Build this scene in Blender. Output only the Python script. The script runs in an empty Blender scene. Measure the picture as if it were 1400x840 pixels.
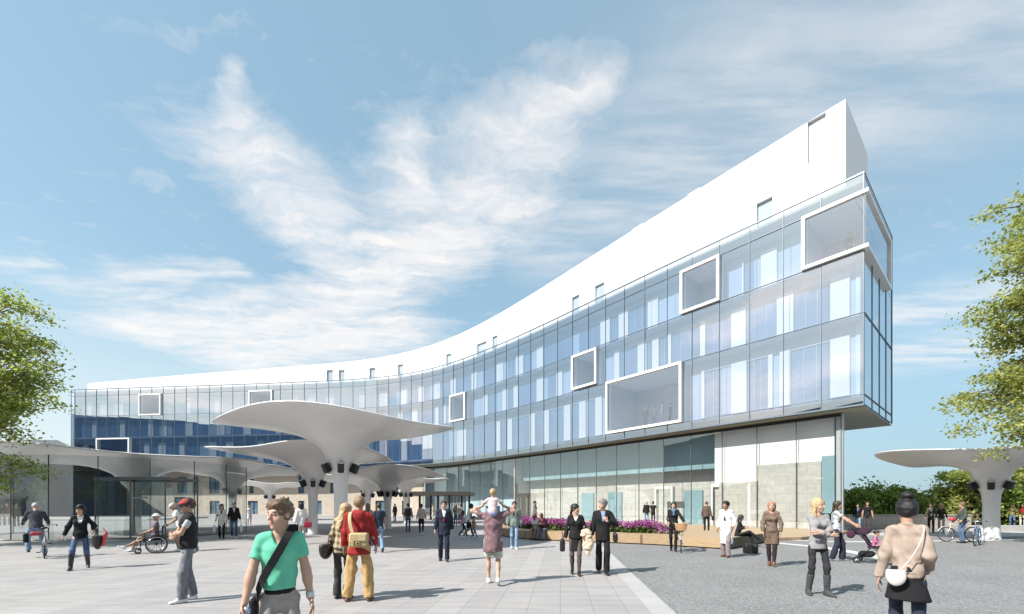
import bpy, math, random
import numpy as np
from mathutils import Vector, Matrix

random.seed(7)
RNG = np.random.RandomState(11)
scene = bpy.context.scene
C = scene.collection
R = math.radians
# photograph geometry: focal length and horizon in pixels of the 1400 px wide photograph, eye height in metres
F, CX, HY, EYE = 575.0, 700.0, 691.0, 1.65


def gp(x, y, z=0.0):
    """ground (or height z) point seen at pixel x, y"""
    Y = F * (EYE - z) / (y - HY)
    return ((x - CX) / F * Y, Y)


def wx(x, Y):
    return (x - CX) / F * Y


def wz(y, Y):
    return EYE + (HY - y) / F * Y


# ------------------------------------------------------------------ objects
def empty(name, loc=(0, 0, 0), rz=0.0, label=None, cat=None, group=None, kind=None):
    o = bpy.data.objects.new(name, None)
    C.objects.link(o)
    o.location = loc
    o.rotation_euler = (0, 0, rz)
    o.empty_display_size = 0.2
    tag(o, label, cat, group, kind)
    return o


def tag(o, label=None, cat=None, group=None, kind=None):
    if label:
        o["label"] = label
    if cat:
        o["category"] = cat
    if group:
        o["group"] = group
    if kind:
        o["kind"] = kind
    return o


def link_mesh(name, me, mats, parent=None, loc=(0, 0, 0)):
    o = bpy.data.objects.new(name, me)
    C.objects.link(o)
    if not isinstance(mats, (list, tuple)):
        mats = [mats]
    if not me.materials:
        for m in mats:
            me.materials.append(m)
    o.location = loc
    if parent is not None:
        o.parent = parent
    return o


def copy_tree(o, parent=None):
    c = o.copy()
    C.objects.link(c)
    c.parent = parent
    for ch in list(o.children):
        copy_tree(ch, c)
    return c


class MB:
    """collects shapes and links them as one mesh object"""

    def __init__(self):
        self.v, self.f, self.m = [], [], []
        self.smooth = []

    def add(self, vs, fs, mi=0, smooth=False):
        n = len(self.v)
        self.v += [tuple(p) for p in vs]
        for f in fs:
            self.f.append(tuple(i + n for i in f))
            self.m.append(mi)
            self.smooth.append(smooth)
        return self

    def quad(self, a, b, c, d, mi=0):
        return self.add([a, b, c, d], [(0, 1, 2, 3)], mi)

    def box(self, c, s, rz=0.0, mi=0, M=None):
        hx, hy, hz = s[0] / 2, s[1] / 2, s[2] / 2
        vs = [Vector((x, y, z)) for x in (-hx, hx) for y in (-hy, hy) for z in (-hz, hz)]
        if M is None:
            M = Matrix.Rotation(rz, 3, 'Z')
        vs = [M @ v + Vector(c) for v in vs]
        return self.add(vs, [(0, 1, 3, 2), (4, 6, 7, 5), (0, 4, 5, 1), (2, 3, 7, 6), (0, 2, 6, 4), (1, 5, 7, 3)], mi)

    def rbox(self, c, s, r=0.02, M=None, mi=0, rz=0.0):
        """box with chamfered edges"""
        hx, hy, hz = s[0] / 2, s[1] / 2, s[2] / 2
        r = min(r, hx * .9, hy * .9, hz * .9)
        if M is None:
            M = Matrix.Rotation(rz, 3, 'Z')
        prof = [(hx - r, hy), (hx, hy - r), (hx, -hy + r), (hx - r, -hy), (-hx + r, -hy), (-hx, -hy + r), (-hx, hy - r), (-hx + r, hy)]
        rings = []
        for z, sc in ((-hz, r), (-hz + r, 0), (hz - r, 0), (hz, r)):
            rings.append([(x - math.copysign(min(sc, abs(x)), x), y - math.copysign(min(sc, abs(y)), y), z) for x, y in prof])
        vs = [M @ Vector(p) + Vector(c) for rg in rings for p in rg]
        fs = [tuple(reversed(range(8)))[::-1], tuple(range(24, 32))[::-1]]
        for k in range(3):
            for i in range(8):
                j = (i + 1) % 8
                fs.append((k * 8 + i, k * 8 + j, k * 8 + 8 + j, k * 8 + 8 + i))
        return self.add(vs, fs, mi)

    def tube(self, pts, r, n=8, mi=0, cap=True, smooth=True, closed=False):
        pts = [Vector(p) for p in pts]
        if not isinstance(r, (list, tuple)):
            r = [r] * len(pts)
        N = len(pts)
        vs, fs = [], []
        up = None
        for i, p in enumerate(pts):
            if closed:
                d = pts[(i + 1) % N] - pts[i - 1]
            else:
                d = pts[min(i + 1, N - 1)] - pts[max(i - 1, 0)]
            d.normalize()
            if up is None:
                up = Vector((0, 0, 1)) if abs(d.z) < .9 else Vector((1, 0, 0))
            a = d.cross(up)
            if a.length < 1e-5:
                a = d.cross(Vector((.3, .9, .1)))
            a.normalize()
            b = a.cross(d).normalized()
            up = b
            for k in range(n):
                t = 2 * math.pi * k / n
                vs.append(p + (a * math.cos(t) + b * math.sin(t)) * r[i])
        M = N if closed else N - 1
        for i in range(M):
            i2 = (i + 1) % N
            for k in range(n):
                k2 = (k + 1) % n
                fs.append((i * n + k, i * n + k2, i2 * n + k2, i2 * n + k))
        if cap and not closed:
            fs.append(tuple(range(n))[::-1])
            fs.append(tuple((N - 1) * n + k for k in range(n)))
        return self.add(vs, fs, mi, smooth)

    def ring(self, c, rad, r, axis, n=28, m=6, mi=0):
        axis = Vector(axis).normalized()
        a = axis.orthogonal().normalized()
        b = axis.cross(a)
        return self.tube([Vector(c) + (a * math.cos(2 * math.pi * i / n) + b * math.sin(2 * math.pi * i / n)) * rad for i in range(n)], r, m, mi, closed=True)

    def prism(self, poly, z0, z1, mi=0):
        n = len(poly)
        area = sum(poly[i][0] * poly[(i + 1) % n][1] - poly[(i + 1) % n][0] * poly[i][1] for i in range(n))
        if area < 0:
            poly = poly[::-1]
        vs = [(x, y, z0) for x, y in poly] + [(x, y, z1) for x, y in poly]
        fs = [tuple(range(n))[::-1], tuple(range(n, 2 * n))]
        for i in range(n):
            j = (i + 1) % n
            fs.append((i, j, n + j, n + i))
        return self.add(vs, fs, mi)

    def ellipsoid(self, c, r, nu=14, nv=9, mi=0, M=None):
        M = M or Matrix.Identity(3)
        vs, fs = [], []
        for j in range(nv + 1):
            ph = math.pi * j / nv
            for i in range(nu):
                th = 2 * math.pi * i / nu
                vs.append(M @ Vector((r[0] * math.sin(ph) * math.cos(th), r[1] * math.sin(ph) * math.sin(th), r[2] * math.cos(ph))) + Vector(c))
        for j in range(nv):
            for i in range(nu):
                i2 = (i + 1) % nu
                fs.append((j * nu + i, (j + 1) * nu + i, (j + 1) * nu + i2, j * nu + i2))
        return self.add(vs, fs, mi, True)

    def build(self, name, mats, parent=None, world=False, recalc=False):
        me = bpy.data.meshes.new(name)
        v = self.v
        if world and parent is not None:
            q = parent
            off = Vector((0, 0, 0))
            while q is not None:
                off += q.location
                q = q.parent
            v = [(p[0] - off.x, p[1] - off.y, p[2] - off.z) for p in v]
        me.from_pydata([tuple(p) for p in v], [], self.f)
        me.polygons.foreach_set('material_index', self.m)
        me.polygons.foreach_set('use_smooth', self.smooth)
        me.update()
        if recalc:
            import bmesh
            bm = bmesh.new(); bm.from_mesh(me)
            bmesh.ops.recalc_face_normals(bm, faces=bm.faces)
            bm.to_mesh(me); bm.free()
        return link_mesh(name, me, mats, parent)


# ------------------------------------------------------------------ materials
_mats = {}


def new_mat(name):
    m = bpy.data.materials.new(name)
    m.use_nodes = True
    nt = m.node_tree
    nt.nodes.clear()
    out = nt.nodes.new('ShaderNodeOutputMaterial')
    return m, nt, out


class NT:
    """small node-building helper"""

    def __init__(self, nt):
        self.nt = nt

    def n(self, typ, **kw):
        nd = self.nt.nodes.new(typ)
        for k, v in kw.items():
            setattr(nd, k, v)
        return nd

    def l(self, a, b):
        self.nt.links.new(a, b)

    def setin(self, sock, v):
        if isinstance(v, bpy.types.NodeSocket):
            self.l(v, sock)
        else:
            sock.default_value = v

    def math(self, op, a, b=0.0, c=0.0, clamp=False):
        nd = self.n('ShaderNodeMath', operation=op, use_clamp=clamp)
        self.setin(nd.inputs[0], a); self.setin(nd.inputs[1], b); self.setin(nd.inputs[2], c)
        return nd.outputs[0]

    def vmath(self, op, a, b=(0, 0, 0), out=0):
        nd = self.n('ShaderNodeVectorMath', operation=op)
        self.setin(nd.inputs[0], a); self.setin(nd.inputs[1], b)
        return nd.outputs[out]

    def mapr(self, v, a, b, c=0.0, d=1.0, smooth=False):
        nd = self.n('ShaderNodeMapRange', interpolation_type='SMOOTHSTEP' if smooth else 'LINEAR')
        self.setin(nd.inputs['Value'], v)
        nd.inputs['From Min'].default_value = a; nd.inputs['From Max'].default_value = b
        nd.inputs['To Min'].default_value = c; nd.inputs['To Max'].default_value = d
        return nd.outputs[0]

    def mix(self, f, a, b, typ='MIX'):
        nd = self.n('ShaderNodeMix', data_type='RGBA', blend_type=typ)
        self.setin(nd.inputs[0], f); self.setin(nd.inputs[6], a); self.setin(nd.inputs[7], b)
        return nd.outputs[2]

    def noise(self, vec, scale, detail=4.0, rough=.55, dist=0.0, out=0):
        nd = self.n('ShaderNodeTexNoise')
        if vec is not None:
            self.l(vec, nd.inputs['Vector'])
        nd.inputs['Scale'].default_value = scale
        nd.inputs['Detail'].default_value = detail
        nd.inputs['Roughness'].default_value = rough
        nd.inputs['Distortion'].default_value = dist
        return nd.outputs[out]

    def mapping(self, vec, loc=(0, 0, 0), rot=(0, 0, 0), scale=(1, 1, 1)):
        nd = self.n('ShaderNodeMapping')
        self.l(vec, nd.inputs[0])
        nd.inputs[1].default_value = loc; nd.inputs[2].default_value = rot; nd.inputs[3].default_value = scale
        return nd.outputs[0]

    def obj(self):
        return self.n('ShaderNodeTexCoord').outputs['Object']

    def bump(self, h, strength, dist=.01):
        nd = self.n('ShaderNodeBump')
        self.l(h, nd.inputs['Height'])
        nd.inputs['Strength'].default_value = strength
        nd.inputs['Distance'].default_value = dist
        return nd.outputs[0]


def c4(c):
    return (c[0], c[1], c[2], 1.0)


def shade(c, k):
    return tuple(min(1, max(0, x * k)) for x in c)


def mat(name, col, rough=.6, metal=0.0, var=.12, nscale=6.0, bump=0.0, bscale=60.0, spec=.5, sheen=0.0):
    """plain procedural surface: base colour with uneven tone and fine relief"""
    key = (name, tuple(col), rough, metal, var, nscale, bump, bscale)
    if key in _mats:
        return _mats[key]
    m, nt, out = new_mat(name)
    t = NT(nt)
    b = t.n('ShaderNodeBsdfPrincipled')
    co = t.obj()
    n = t.noise(co, nscale, 5, .6)
    colr = t.mix(t.mapr(n, .3, .7), c4(shade(col, 1 - var)), c4(shade(col, 1 + var)))
    t.l(colr, b.inputs['Base Color'])
    b.inputs['Roughness'].default_value = rough
    b.inputs['Metallic'].default_value = metal
    b.inputs['Specular IOR Level'].default_value = spec
    if sheen:
        b.inputs['Sheen Weight'].default_value = sheen
    if bump:
        t.l(t.bump(t.noise(co, bscale, 3, .6), bump), b.inputs['Normal'])
    t.l(b.outputs[0], out.inputs[0])
    _mats[key] = m
    return m


def cloth(col, rough=.85, name='cloth', var=.16):
    return mat(name, col, rough, 0, var, 14, .35, 180, .25)


def glass_mat(name, tint, base=.2, gcol=(1, 1, 1), rough=0.0, power=3.0, wav=0.0):
    m, nt, out = new_mat(name)
    t = NT(nt)
    lw = t.n('ShaderNodeLayerWeight')
    lw.inputs[0].default_value = .5
    fac = t.math('POWER', lw.outputs['Facing'], power)
    fac = t.math('MULTIPLY_ADD', fac, 1 - base, base, clamp=True)
    tr = t.n('ShaderNodeBsdfTransparent'); tr.inputs[0].default_value = c4(tint)
    gl = t.n('ShaderNodeBsdfGlossy'); gl.inputs['Color'].default_value = c4(gcol)
    gl.inputs['Roughness'].default_value = rough
    if wav:
        t.l(t.bump(t.noise(t.obj(), .5, 2, .5), wav, .05), gl.inputs['Normal'])
    mx = t.n('ShaderNodeMixShader')
    t.l(fac, mx.inputs[0]); t.l(tr.outputs[0], mx.inputs[1]); t.l(gl.outputs[0], mx.inputs[2])
    t.l(mx.outputs[0], out.inputs[0])
    return m
SKY_TINT=(1.15,1.22,1.04); SKY_BASE=(1.75,2.85,3.7); HAZE=(4.0,4.45,4.5); HAZE_R=(1.6,2.35,3.05); LILAC=(2.1,2.6,3.1); CLOUD=(5.2,5.0,4.85); SKY_STRENGTH=.13; EXPOSURE=.68
# ------------------------------------------------------------------ camera, sun, sky
cam = bpy.data.cameras.new('camera')
cam.sensor_width = 36
cam.lens = 36 * F / 1400
cam.shift_y = (HY - 420) / 1400
cam.clip_end = 4000
cam.clip_start = .1
camo = bpy.data.objects.new('camera', cam)
C.objects.link(camo)
camo.location = (0, 0, EYE)
camo.rotation_euler = (R(90), 0, 0)
scene.camera = camo

ELEV = 43.0
az = Vector((.85, .53)).normalized()
LDIR = Vector((az.x * math.cos(R(ELEV)), az.y * math.cos(R(ELEV)), -math.sin(R(ELEV))))
sun = bpy.data.lights.new('sun', 'SUN')
sun.energy = 4.9
sun.angle = R(.55)
sun.color = (1, .95, .885)
suno = bpy.data.objects.new('sun', sun)
C.objects.link(suno)
suno.rotation_euler = LDIR.to_track_quat('-Z', 'Y').to_euler()
suno.location = (-40, -30, 60)

w = bpy.data.worlds.new('World')
scene.world = w
w.use_nodes = True
nt = w.node_tree
nt.nodes.clear()
t = NT(nt)
wout = t.n('ShaderNodeOutputWorld')
bg = t.n('ShaderNodeBackground')
sky = t.n('ShaderNodeTexSky', sky_type='NISHITA')
sky.sun_disc = False
sky.sun_elevation = R(ELEV)
sky.sun_rotation = math.atan2(-LDIR.x, -LDIR.y)
sky.altitude = 200
sky.air_density = 1.0
sky.dust_density = 1.2
sky.ozone_density = 1.6
geo = t.n('ShaderNodeTexCoord').outputs['Generated']      # world direction
sep = t.n('ShaderNodeSeparateXYZ'); t.l(geo, sep.inputs[0])
zc = t.math('MAXIMUM', sep.outputs[2], .015)
u = t.math('DIVIDE', sep.outputs[0], zc)
v = t.math('DIVIDE', sep.outputs[1], zc)
uv = t.n('ShaderNodeCombineXYZ'); t.l(u, uv.inputs[0]); t.l(v, uv.inputs[1])
uv = uv.outputs[0]                                          # point on a flat cloud deck
warp = t.noise(uv, 1.6, 5, .6, 0, 1)
wv = t.vmath('SCALE', t.vmath('SUBTRACT', warp, (.5, .5, .5)))
wv.node.inputs['Scale'].default_value = .42
p = t.vmath('ADD', uv, wv)
warp2 = t.noise(uv, 7.5, 5, .65, 0, 1)
wv2 = t.vmath('SCALE', t.vmath('SUBTRACT', warp2, (.5, .5, .5)))
wv2.node.inputs['Scale'].default_value = .085
p = t.vmath('ADD', p, wv2)


def streak(a, b, r0, r1, soft=1.0):
    """soft elongated cloud bank between two points of the cloud deck"""
    ba = (b[0] - a[0], b[1] - a[1], 0)
    L2 = ba[0] ** 2 + ba[1] ** 2
    d = t.vmath('SUBTRACT', p, (a[0], a[1], 0))
    tt = t.math('DIVIDE', t.vmath('DOT_PRODUCT', d, ba, 1), L2, clamp=True)
    sc = t.n('ShaderNodeVectorMath', operation='SCALE')
    sc.inputs[0].default_value = ba
    t.l(tt, sc.inputs['Scale'])
    ln = t.vmath('LENGTH', t.vmath('SUBTRACT', d, sc.outputs[0]), out=1)
    rr = t.math('MULTIPLY_ADD', tt, r1 - r0, r0)
    q = t.math('DIVIDE', ln, rr)
    return t.mapr(q, 0.0, 1.42, 1, 0, True)


def cp(x, y):
    return ((x - CX) / (HY - y), F / (HY - y))


def addmax(a, b):
    return b if a is None else t.math('MAXIMUM', a, b)


bank = None
for (a, b, r0, r1, k_) in ((cp(285, 90), cp(335, 215), .05, .21, .72), (cp(335, 215), cp(440, 310), .21, .27, .82),
                           (cp(440, 310), cp(492, 385), .25, .17, .8), (cp(555, 205), cp(575, 330), .12, .24, .85),
                           (cp(800, 115), cp(640, 290), .10, .36, .74), (cp(640, 290), cp(500, 405), .36, .28, .95),
                           (cp(500, 405), cp(410, 445), .26, .34, 1.0), (cp(410, 445), cp(200, 455), .44, .34, 1.0), (cp(330, 488), cp(540, 455), .44, .38, .95)):
    bank = addmax(bank, t.math('MULTIPLY', streak(a, b, r0, r1), k_))
# fine fibres drawn out along the wind
fib = t.noise(t.mapping(p, rot=(0, 0, R(50)), scale=(1.4, 5.0, 1)), 2.2, 6, .6)
fin = t.noise(p, 5.5, 8, .66)
det = t.math('MULTIPLY_ADD', fib, .62, t.math('MULTIPLY', fin, .56))
edge = t.math('MULTIPLY_ADD', t.math('SUBTRACT', det, .59), 1.15, bank)
dens = t.math('MULTIPLY', t.mapr(edge, .08, .92, 0, 1), t.mapr(det, .40, .76, .42, 1.0))
# thin veil: faint streaks to the right and low on the left
veil = None
for (a, b, r0, r1, k) in ((cp(760, 330), cp(1040, 130), .35, .3, .42), (cp(900, 300), cp(1350, 40), .3, .5, .38), (cp(70, 385), cp(320, 378), .12, .1, .7),
                          (cp(140, 420), cp(330, 372), .12, .05, .6), (cp(-20, 358), cp(60, 352), .06, .04, .7),
                          (cp(1215, 430), cp(1330, 410), .3, .3, .55), (cp(1215, 490), cp(1330, 480), .5, .5, .6)):
    veil = addmax(veil, t.math('MULTIPLY', streak(a, b, r0, r1), k))
vfib = t.noise(t.mapping(uv, rot=(0, 0, R(-38)), scale=(1.0, 5.0, 1)), 1.7, 6, .6)
veil = t.math('MULTIPLY', veil, t.mapr(vfib, .3, .68, .1, 1.15, True))
# broken cloud over the rest of the sky, behind and beside the camera
rest = t.mapr(t.noise(t.mapping(uv, loc=(3.1, 7.7, 0)), .42, 8, .62, .5), .38, .60, 0, .95, True)
rest = t.math('MULTIPLY', rest, t.mapr(sep.outputs[2], .28, .6, 1, .15, True))
behind = t.mapr(t.math('ADD', sep.outputs[1], t.math('MULTIPLY', sep.outputs[0], .12)), .12, -.25, 0, 1, True)
rest = t.math('MULTIPLY', t.math('MULTIPLY', rest, behind), t.mapr(sep.outputs[1], -.38, -.66, .3, 1, True))
for (a, b, r0, r1, k) in (((-1.75, -1.12), (-2.6, -.72), .2, .25, 1.0), ((-2.9, -1.95), (-4.4, -1.5), .42, .5, 1.0), ((-3.9, -1.2), (-7.5, -3.0), .8, 1.5, 1.0)):
    sf = t.math('MULTIPLY_ADD', t.math('SUBTRACT', det, .6), 1.7, t.math('MULTIPLY', streak(a, b, r0, r1), .95))
    rest = t.math('MAXIMUM', rest, t.mapr(sf, .1, 1.0, 0, 1))
dens = t.math('MAXIMUM', dens, t.math('MAXIMUM', veil, rest))
# low haze near the horizon
hz = t.mapr(sep.outputs[2], .0, .45, .85, 0.0, True)
hz = t.math('MULTIPLY', hz, t.mapr(sep.outputs[0], -.1, .75, 1, .8))
fade = t.mapr(sep.outputs[2], .01, .10, .0, 1.0, True)
dens = t.math('MULTIPLY', dens, fade)
hsv = t.n('ShaderNodeHueSaturation')
hsv.inputs['Saturation'].default_value = .92
hsv.inputs['Value'].default_value = 1.0
t.l(sky.outputs[0], hsv.inputs['Color'])
skyc = t.mix(1.0, hsv.outputs[0], (SKY_TINT[0], SKY_TINT[1], SKY_TINT[2], 1), 'MULTIPLY')
skyc = t.mix(.55, skyc, c4(SKY_BASE))
hcol = t.mix(t.mapr(sep.outputs[0], -.2, .7), (HAZE[0], HAZE[1], HAZE[2], 1), c4(HAZE_R))
col = t.mix(hz, skyc, hcol)
lil = t.math('MULTIPLY', t.mapr(sep.outputs[2], .3, .75, 0, .55, True), t.mapr(sep.outputs[0], -.25, .7, 0, 1, True))
col = t.mix(lil, col, c4(LILAC))
dark = t.mix(t.mapr(fin, .4, .75), (CLOUD[0], CLOUD[1], CLOUD[2], 1), (CLOUD[0] * .86, CLOUD[1] * .88, CLOUD[2] * .91, 1))
# clouds near the sun's side of the sky scatter more light forward
sd = t.vmath('DOT_PRODUCT', geo, (-LDIR.x, -LDIR.y, -LDIR.z), 1)
fw_ = t.mapr(sd, .70, .93, 1.0, 1.65, True)
dk = t.n('ShaderNodeVectorMath', operation='SCALE')
t.l(dark, dk.inputs[0]); t.l(fw_, dk.inputs['Scale'])
col = t.mix(dens, col, dk.outputs[0])
t.l(col, bg.inputs['Color'])
bg.inputs['Strength'].default_value = SKY_STRENGTH
t.l(bg.outputs[0], wout.inputs[0])

scene.view_settings.view_transform = 'Standard'
scene.view_settings.look = 'None'
scene.view_settings.gamma = 1
scene.view_settings.use_curve_mapping = False
scene.view_settings.exposure = EXPOSURE
cy = scene.cycles
cy.use_denoising = True
cy.max_bounces = 8
cy.diffuse_bounces = 3
cy.glossy_bounces = 4
cy.transmission_bounces = 4
cy.transparent_max_bounces = 24
cy.caustics_reflective = False
cy.caustics_refractive = False
cy.sample_clamp_indirect = 6

# ------------------------------------------------------------------ ground materials
PAVE_ROT = math.atan2(66, 575)


def paving_material():
    m, nt, out = new_mat('paving')
    t = NT(nt)
    b = t.n('ShaderNodeBsdfPrincipled')
    co = t.obj()
    mp = t.mapping(co, rot=(0, 0, R(90) + PAVE_ROT))
    br = t.n('ShaderNodeTexBrick')
    br.offset = .37
    br.offset_frequency = 2
    t.l(mp, br.inputs['Vector'])
    br.inputs['Color1'].default_value = c4((.375, .364, .358))
    br.inputs['Color2'].default_value = c4((.338, .328, .322))
    br.inputs['Mortar'].default_value = c4((.245, .238, .238))
    br.inputs['Scale'].default_value = 1
    br.inputs['Mortar Size'].default_value = .007
    br.inputs['Mortar Smooth'].default_value = .3
    br.inputs['Bias'].default_value = 0
    br.inputs['Brick Width'].default_value = 2.6
    br.inputs['Row Height'].default_value = .52
    streaks = t.noise(t.mapping(co, rot=(0, 0, R(20)), scale=(.5, 3.2, 1)), 1.3, 6, .65)
    c1 = t.mix(t.mapr(streaks, .3, .72), (.80, .80, .81, 1), (1.09, 1.08, 1.07, 1))
    col = t.mix(1, br.outputs['Color'], c1, 'MULTIPLY')
    spk = t.noise(co, 55, 4, .75)
    col = t.mix(1, col, t.mix(t.mapr(spk, .3, .7), (.86, .86, .86, 1), (1.1, 1.1, 1.1, 1)), 'MULTIPLY')
    blot = t.noise(co, .28, 4, .6)
    col = t.mix(1, col, t.mix(t.mapr(blot, .35, .65), (.93, .93, .94, 1), (1.04, 1.03, 1.02, 1)), 'MULTIPLY')
    t.l(col, b.inputs['Base Color'])
    b.inputs['Roughness'].default_value = .75
    b.inputs['Specular IOR Level'].default_value = .25
    h = t.math('MULTIPLY_ADD', br.outputs['Fac'], -1.0, t.math('MULTIPLY', spk, .3))
    t.l(t.bump(h, .25, .01), b.inputs['Normal'])
    t.l(b.outputs[0], out.inputs[0])
    return m


def asphalt_material():
    m, nt, out = new_mat('asphalt')
    t = NT(nt)
    b = t.n('ShaderNodeBsdfPrincipled')
    co = t.obj()
    vo = t.n('ShaderNodeTexVoronoi')
    vo.inputs['Scale'].default_value = 45
    t.l(co, vo.inputs['Vector'])
    sp = t.n('ShaderNodeSeparateColor'); t.l(vo.outputs['Color'], sp.inputs[0])
    n2 = t.noise(co, 38, 5, .8)
    s = t.math('MULTIPLY_ADD', sp.outputs[0], .5, t.math('MULTIPLY', n2, .55))
    col = t.mix(t.mapr(s, .25, .85), (.12, .122, .124, 1), (.31, .31, .308, 1))
    blot = t.noise(co, .6, 5, .6)
    col = t.mix(1, col, t.mix(t.mapr(blot, .3, .7), (.9, .9, .9, 1), (1.08, 1.08, 1.08, 1)), 'MULTIPLY')
    t.l(col, b.inputs['Base Color'])
    b.inputs['Roughness'].default_value = .9
    b.inputs['Specular IOR Level'].default_value = .2
    t.l(t.bump(s, .4, .01), b.inputs['Normal'])
    t.l(b.outputs[0], out.inputs[0])
    return m


def wood_material():
    m, nt, out = new_mat('timber_decking')
    t = NT(nt)
    b = t.n('ShaderNodeBsdfPrincipled')
    co = t.obj()
    mp = t.mapping(co, rot=(0, 0, R(38)))
    br = t.n('ShaderNodeTexBrick')
    t.l(t.mapping(co, rot=(0, 0, R(38)), scale=(1, 1, 1)), br.inputs['Vector'])
    br.inputs['Color1'].default_value = c4((.40, .29, .175)); br.inputs['Color2'].default_value = c4((.345, .25, .15))
    br.inputs['Mortar'].default_value = c4((.16, .10, .06))
    br.inputs['Scale'].default_value = 1; br.inputs['Mortar Size'].default_value = .006
    br.inputs['Brick Width'].default_value = 3; br.inputs['Row Height'].default_value = .14
    g = t.noise(t.mapping(mp, scale=(1.2, 22, 9)), 2.4, 5, .6)
    col = t.mix(1, br.outputs['Color'], t.mix(t.mapr(g, .3, .7), (.8, .8, .8, 1), (1.14, 1.12, 1.1, 1)), 'MULTIPLY')
    t.l(col, b.inputs['Base Color'])
    b.inputs['Roughness'].default_value = .55
    t.l(b.outputs[0], out.inputs[0])
    return m


def stone_material(name='stone_cladding', a=(.52, .47, .40), bcol=(.45, .41, .35), mortar=(.33, .3, .26), bw=.55, rh=.22, rot=0.0):
    m, nt, out = new_mat(name)
    t = NT(nt)
    b = t.n('ShaderNodeBsdfPrincipled')
    co = t.obj()
    sp = t.n('ShaderNodeSeparateXYZ'); t.l(t.mapping(co, rot=(0, 0, rot)), sp.inputs[0])
    cb = t.n('ShaderNodeCombineXYZ'); t.l(sp.outputs[0], cb.inputs[0]); t.l(sp.outputs[2], cb.inputs[1])
    br = t.n('ShaderNodeTexBrick')
    t.l(cb.outputs[0], br.inputs['Vector'])
    br.inputs['Color1'].default_value = c4(a); br.inputs['Color2'].default_value = c4(bcol)
    br.inputs['Mortar'].default_value = c4(mortar)
    br.inputs['Scale'].default_value = 1; br.inputs['Mortar Size'].default_value = .012
    br.inputs['Brick Width'].default_value = bw; br.inputs['Row Height'].default_value = rh
    n = t.noise(co, 3, 6, .7)
    col = t.mix(1, br.outputs['Color'], t.mix(t.mapr(n, .3, .7), (.82, .82, .82, 1), (1.12, 1.11, 1.1, 1)), 'MULTIPLY')
    t.l(col, b.inputs['Base Color'])
    b.inputs['Roughness'].default_value = .85
    t.l(t.bump(n, .3, .02), b.inputs['Normal'])
    t.l(b.outputs[0], out.inputs[0])
    return m


M_PAVE = paving_material()
M_ASPH = asphalt_material()
M_WOOD = wood_material()
M_STONE = stone_material()
M_CONC = mat('pale_concrete', (.42, .405, .39), .85, 0, .1, 1.2, .25, 30)
M_WHITE = mat('white_render', (.74, .735, .725), .7, 0, .025, .6, .05, 40)
M_FRAMEW = mat('white_coated_metal', (.82, .82, .81), .35, 0, .02, 2)
M_DARK = mat('dark_steel', (.055, .06, .068), .4, .3, .1, 3)
M_BLACK = mat('black_plastic', (.012, .012, .014), .45, 0, .1, 9)
M_BRONZE = mat('dark_bronze_panel', (.06, .052, .046), .5, .2, .12, 2)
M_CANOPY = mat('grey_white_shell', (.70, .695, .685), .26, 0, .04, .8, .02, 3)

g = MB(); g.quad((-900, -700, 0), (900, -700, 0), (900, 1500, 0), (-900, 1500, 0))
g.build('ground', M_PAVE)['kind'] = 'structure'
a = MB()
pl = [(1.3, -4), (2.5, 6.37), (2.95, 10.5), (3.4, 14.4), (3.75, 18), (4.6, 24), (12, 29), (26, 31.5), (45, 32), (70, 30), (70, -6)]
a.add([(x, y, .004) for x, y in pl], [tuple(range(len(pl)))[::-1]])
o = a.build('road', M_ASPH, recalc=True); o['kind'] = 'structure'
if o.data.polygons[0].normal.z < 0:
    o.data.flip_normals()


def strip(name, pts, width, z, m, kind='structure', mz=.0):
    b = MB()
    for i in range(len(pts) - 1):
        pass
    L, Rr = [], []
    for i, q in enumerate(pts):
        a0 = Vector(pts[max(i - 1, 0)]); a1 = Vector(pts[min(i + 1, len(pts) - 1)])
        d = (a1 - a0).normalized(); n = Vector((-d.y, d.x))
        L.append(Vector(q) + n * width / 2); Rr.append(Vector(q) - n * width / 2)
    for i in range(len(pts) - 1):
        b.quad((L[i].x, L[i].y, z), (Rr[i].x, Rr[i].y, z), (Rr[i + 1].x, Rr[i + 1].y, z), (L[i + 1].x, L[i + 1].y, z))
    o = b.build(name, m)
    if kind:
        o['kind'] = kind
    return o


def smooth_pts(pts, n=6):
    out = []
    P = [Vector(q) for q in pts]
    for i in range(len(P) - 1):
        p0, p1, p2, p3 = P[max(i - 1, 0)], P[i], P[i + 1], P[min(i + 2, len(P) - 1)]
        for k in range(n):
            s = k / n
            out.append(.5 * ((2 * p1) + (-p0 + p2) * s + (2 * p0 - 5 * p1 + 4 * p2 - p3) * s * s + (-p0 + 3 * p1 - 3 * p2 + p3) * s ** 3))
    out.append(P[-1])
    return out


M_EDGE = mat('pale_kerb_concrete', (.37, .365, .36), .8, 0, .08, 2, .2, 40)
M_LINE = mat('white_road_paint', (.55, .55, .54), .7, 0, .08, 5, .1, 40)
strip('kerb', smooth_pts([(1.1, -4), (2.3, 6.37), (2.75, 10.5), (3.2, 14.4), (3.5, 18)]), .36, .008, M_EDGE)
strip('road_marking', smooth_pts([gp(1062, 738), gp(1150, 741), gp(1260, 740), gp(1330, 739.5), gp(1420, 737)]), .42, .008, M_LINE)
strip('road_marking', smooth_pts([gp(1062, 743), gp(1120, 748.5), gp(1175, 757), gp(1225, 768)]), .5, .009, M_LINE)
strip('pavement', smooth_pts([gp(1150, 728), gp(1200, 730.5), gp(1300, 731.5), gp(1440, 729)]), 3.2, .010, M_CONC)
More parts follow.
